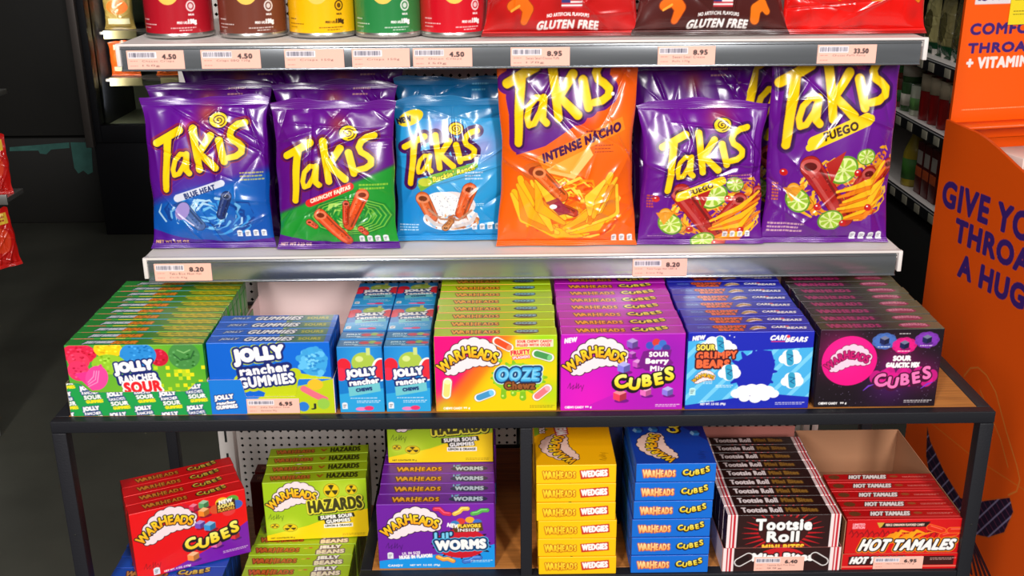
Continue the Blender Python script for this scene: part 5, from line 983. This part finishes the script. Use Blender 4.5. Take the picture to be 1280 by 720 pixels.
# ------------------------------------------------------------------ background left: fridge, peeling paint, hanging packets
fr = empty('display_fridge', (-1.2, 3.6, FZ)); tag(fr, 'black glass-door display fridge against the far left wall', 'fridge')
X0, ZB = -1.752, -.290
wparent(MB().box((-1.79, 3.4, FZ), (-.3, 3.94, ZB - .075), r=.004), 'base_cabinet', 'frame', fr)
mb = MB()
for lo, hi in (((-1.7815, 3.395, ZB - .075), (X0, 3.45, 1.3)), ((-.42, 3.395, ZB - .075), (-.3, 3.45, 1.3)), ((X0, 3.395, ZB - .075), (-.42, 3.45, ZB)), ((-1.79, 3.46, ZB - .07), (-1.75, 3.94, 1.3)), ((-.34, 3.46, ZB - .07), (-.3, 3.94, 1.3)), ((-1.79, 3.90, ZB - .07), (-.3, 3.94, 1.3))): mb.box(lo, hi, r=.003)
wparent(mb, 'door_frame', 'frame', fr)
area('fridge_lamp', (-1.725, 3.475, .05), (-1.45, 3.86, .02), .03, .55, 1.5)
wparent(MB().box((-1.748, 3.885, ZB - .06), (-.342, 3.897, 1.3), lin((92, 94, 76))), 'inner_panel', 'plastic', fr); wparent(MB().box((-1.748, 3.46, ZB - .03), (-.342, 3.884, ZB - .01), lin((84, 84, 66))), 'deck_panel', 'plastic', fr)
wparent(MB().box((X0, 3.42, ZB), (-.42, 3.424, 1.3), r=.001), 'glass_pane', 'glass', fr)
wparent(MB().box((-1.815, 3.37, FZ + .40), (-1.782, 3.40, 1.3), r=.003), 'side_trim', 'steel', fr)
for z in (-.105, .095, .33):
    mb = MB(); mb.box((-1.74, 3.50, z - .012), (-.35, 3.88, z), r=.002); s_ = wparent(mb, 'wire_shelf', 'steel', fr)
    mb = MB()
    for k in range(6): mb.box((-1.72 + k * .22, 3.495, z - .03), (-1.58 + k * .22, 3.499, z + .004), lin((190, 170, 120)))
    for V in mb.V: V -= np.array(fr.location, np.float32)
    mb.build('shelf_ticket', 'label', s_)
cols = ((150, 120, 60), (196, 160, 60), (214, 96, 30), (90, 110, 70), (120, 130, 120), (200, 60, 30), (60, 90, 60))
k = 0
for z, h in ((-.105, .15), (.095, .17)):
    for i in range(6):
        c = cols[(i * 3 + int(z * 10)) % 7]; 
        if (z, i) == (-.105, 0): c = (214, 88, 24)
        A = Art(60, 90, c); A.ell(30, 40, 22, 16, cols[(i + 2) % 7]); A.rect(8, 66, 52, 78, (226, 210, 170)); A.rect(10, 10, 50, 22, (240, 226, 190))
        o = make_bag(A, .13, h, .02, c, 300 + k, res=.4); o.name = 'frozen_pack'; o.location = (-1.678 + i * .20, 3.60, z + .0005); k += 1
        tag(o, f'{("first", "second", "third", "fourth", "fifth", "sixth")[i]} pack from the left on the {("lower", "upper")[int(z > 0)]} fridge shelf', 'frozen food pack', 'packs in the fridge')
# dark panel door at left and peeled teal paint
mb = MB(); mb.box((-3.55, 3.62, -.378), (-1.835, 3.66, 1.6), r=.004); o = mb.build('wall_panel', 'wall'); o['kind'] = 'structure'
mb = MB(); mb.box((-3.55, 3.60, FZ), (-1.795, 3.9, -.383), r=.004); o = mb.build('wall_plinth', 'wall'); o['kind'] = 'structure'
def plate(pts, y, th, name, mat):
    n = len(pts); V = [(x, y, z) for x, z in pts] + [(x, y + th, z) for x, z in pts]; F = [tuple(range(n)), tuple(range(2 * n - 1, n - 1, -1))] + [(i, i + n, (i + 1) % n + n, (i + 1) % n) for i in range(n)]
    return MB().add(V, F).build(name, mat, smooth=False)
o = plate([(-1.971, -.403), (-1.877, -.404), (-1.889, -.541), (-1.912, -.552), (-1.931, -.533), (-1.955, -.547), (-1.97, -.521)], 3.598, .0015, 'peeling_paint', 'teal'); tag(o, 'squarish patch of peeling teal paint on the black wall base', 'paint patch')
o = plate([(-2.247, -.423), (-2.072, -.41), (-1.976, -.403), (-1.979, -.429), (-2.062, -.435), (-2.087, -.457), (-2.115, -.453), (-2.12, -.439), (-2.25, -.441)], 3.598, .0015, 'peeling_paint', 'teal'); tag(o, 'long thin strip of peeling teal paint on the black wall base', 'paint patch')
# hanging packets at the left edge
hs = empty('snack_stand', (-1.38, 1.42, FZ)); tag(hs, 'narrow snack stand with metal shelf edges at left edge of photo', 'display stand')
wparent(MB().box((-1.62, 1.48, FZ), (-1.44, 1.50, .35)), 'back_panel', 'dark', hs)
for z in (-.085, .17):
    wparent(MB().box((-1.62, 1.38, z), (-1.255, 1.478, z + .012), r=.001).box((-1.62, 1.374, z - .004), (-1.252, 1.3795, z + .022), r=.001), 'shelf_edge', 'rim', hs)
wparent(MB().box((-1.62, 1.40, FZ), (-1.428, 1.478, -.36), lin((170, 170, 168)), r=.003), 'base_cabinet', 'plastic', hs)
Apk = Art(40, 90, (196, 22, 18)); Apk.ell(20, 48, 13, 20, (222, 60, 30)); Apk.rect(4, 8, 36, 24, (230, 190, 60)); fine(Apk, 8, 12, 24, 2, (150, 10, 10), gap=5, h=3)
pk = make_bag(Apk, .070, .150, .008, (190, 20, 18), 400, res=.8); pk.name = 'snack_packet'
spots = [(-1.272, 1.36, -.245), (-1.315, 1.355, -.243), (-1.36, 1.35, -.246), (-1.41, 1.35, -.244)]
for i, (x, y, z) in enumerate(spots):
    o = pk if i == 0 else dup(pk, (0, 0, 0)); o.location = (x, y, z); o.rotation_euler = (0, math.radians(rnd.uniform(-6, 6)), math.radians(35)); tag(o, f'red snack packet hanging under the left stand shelf, {("first", "second", "third", "fourth")[i]} from the right', 'snack packet', 'red hanging packets')
for i, (x, y) in enumerate(((-1.292, 1.42), (-1.352, 1.42), (-1.425, 1.42))):
    o = dup(pk, (x, y, -.0725), (0, 0, math.radians(20)), f'red snack packet standing on the left stand shelf, {("first", "second", "third")[i]} from the right'); o['group'] = 'red packets standing on the left stand'
    o = dup(pk, (x - .01, y, .1825), (0, 0, math.radians(20)), f'red snack packet on the top tier of the left stand, {("first", "second", "third")[i]} from the right'); o['group'] = 'red packets on the top tier'
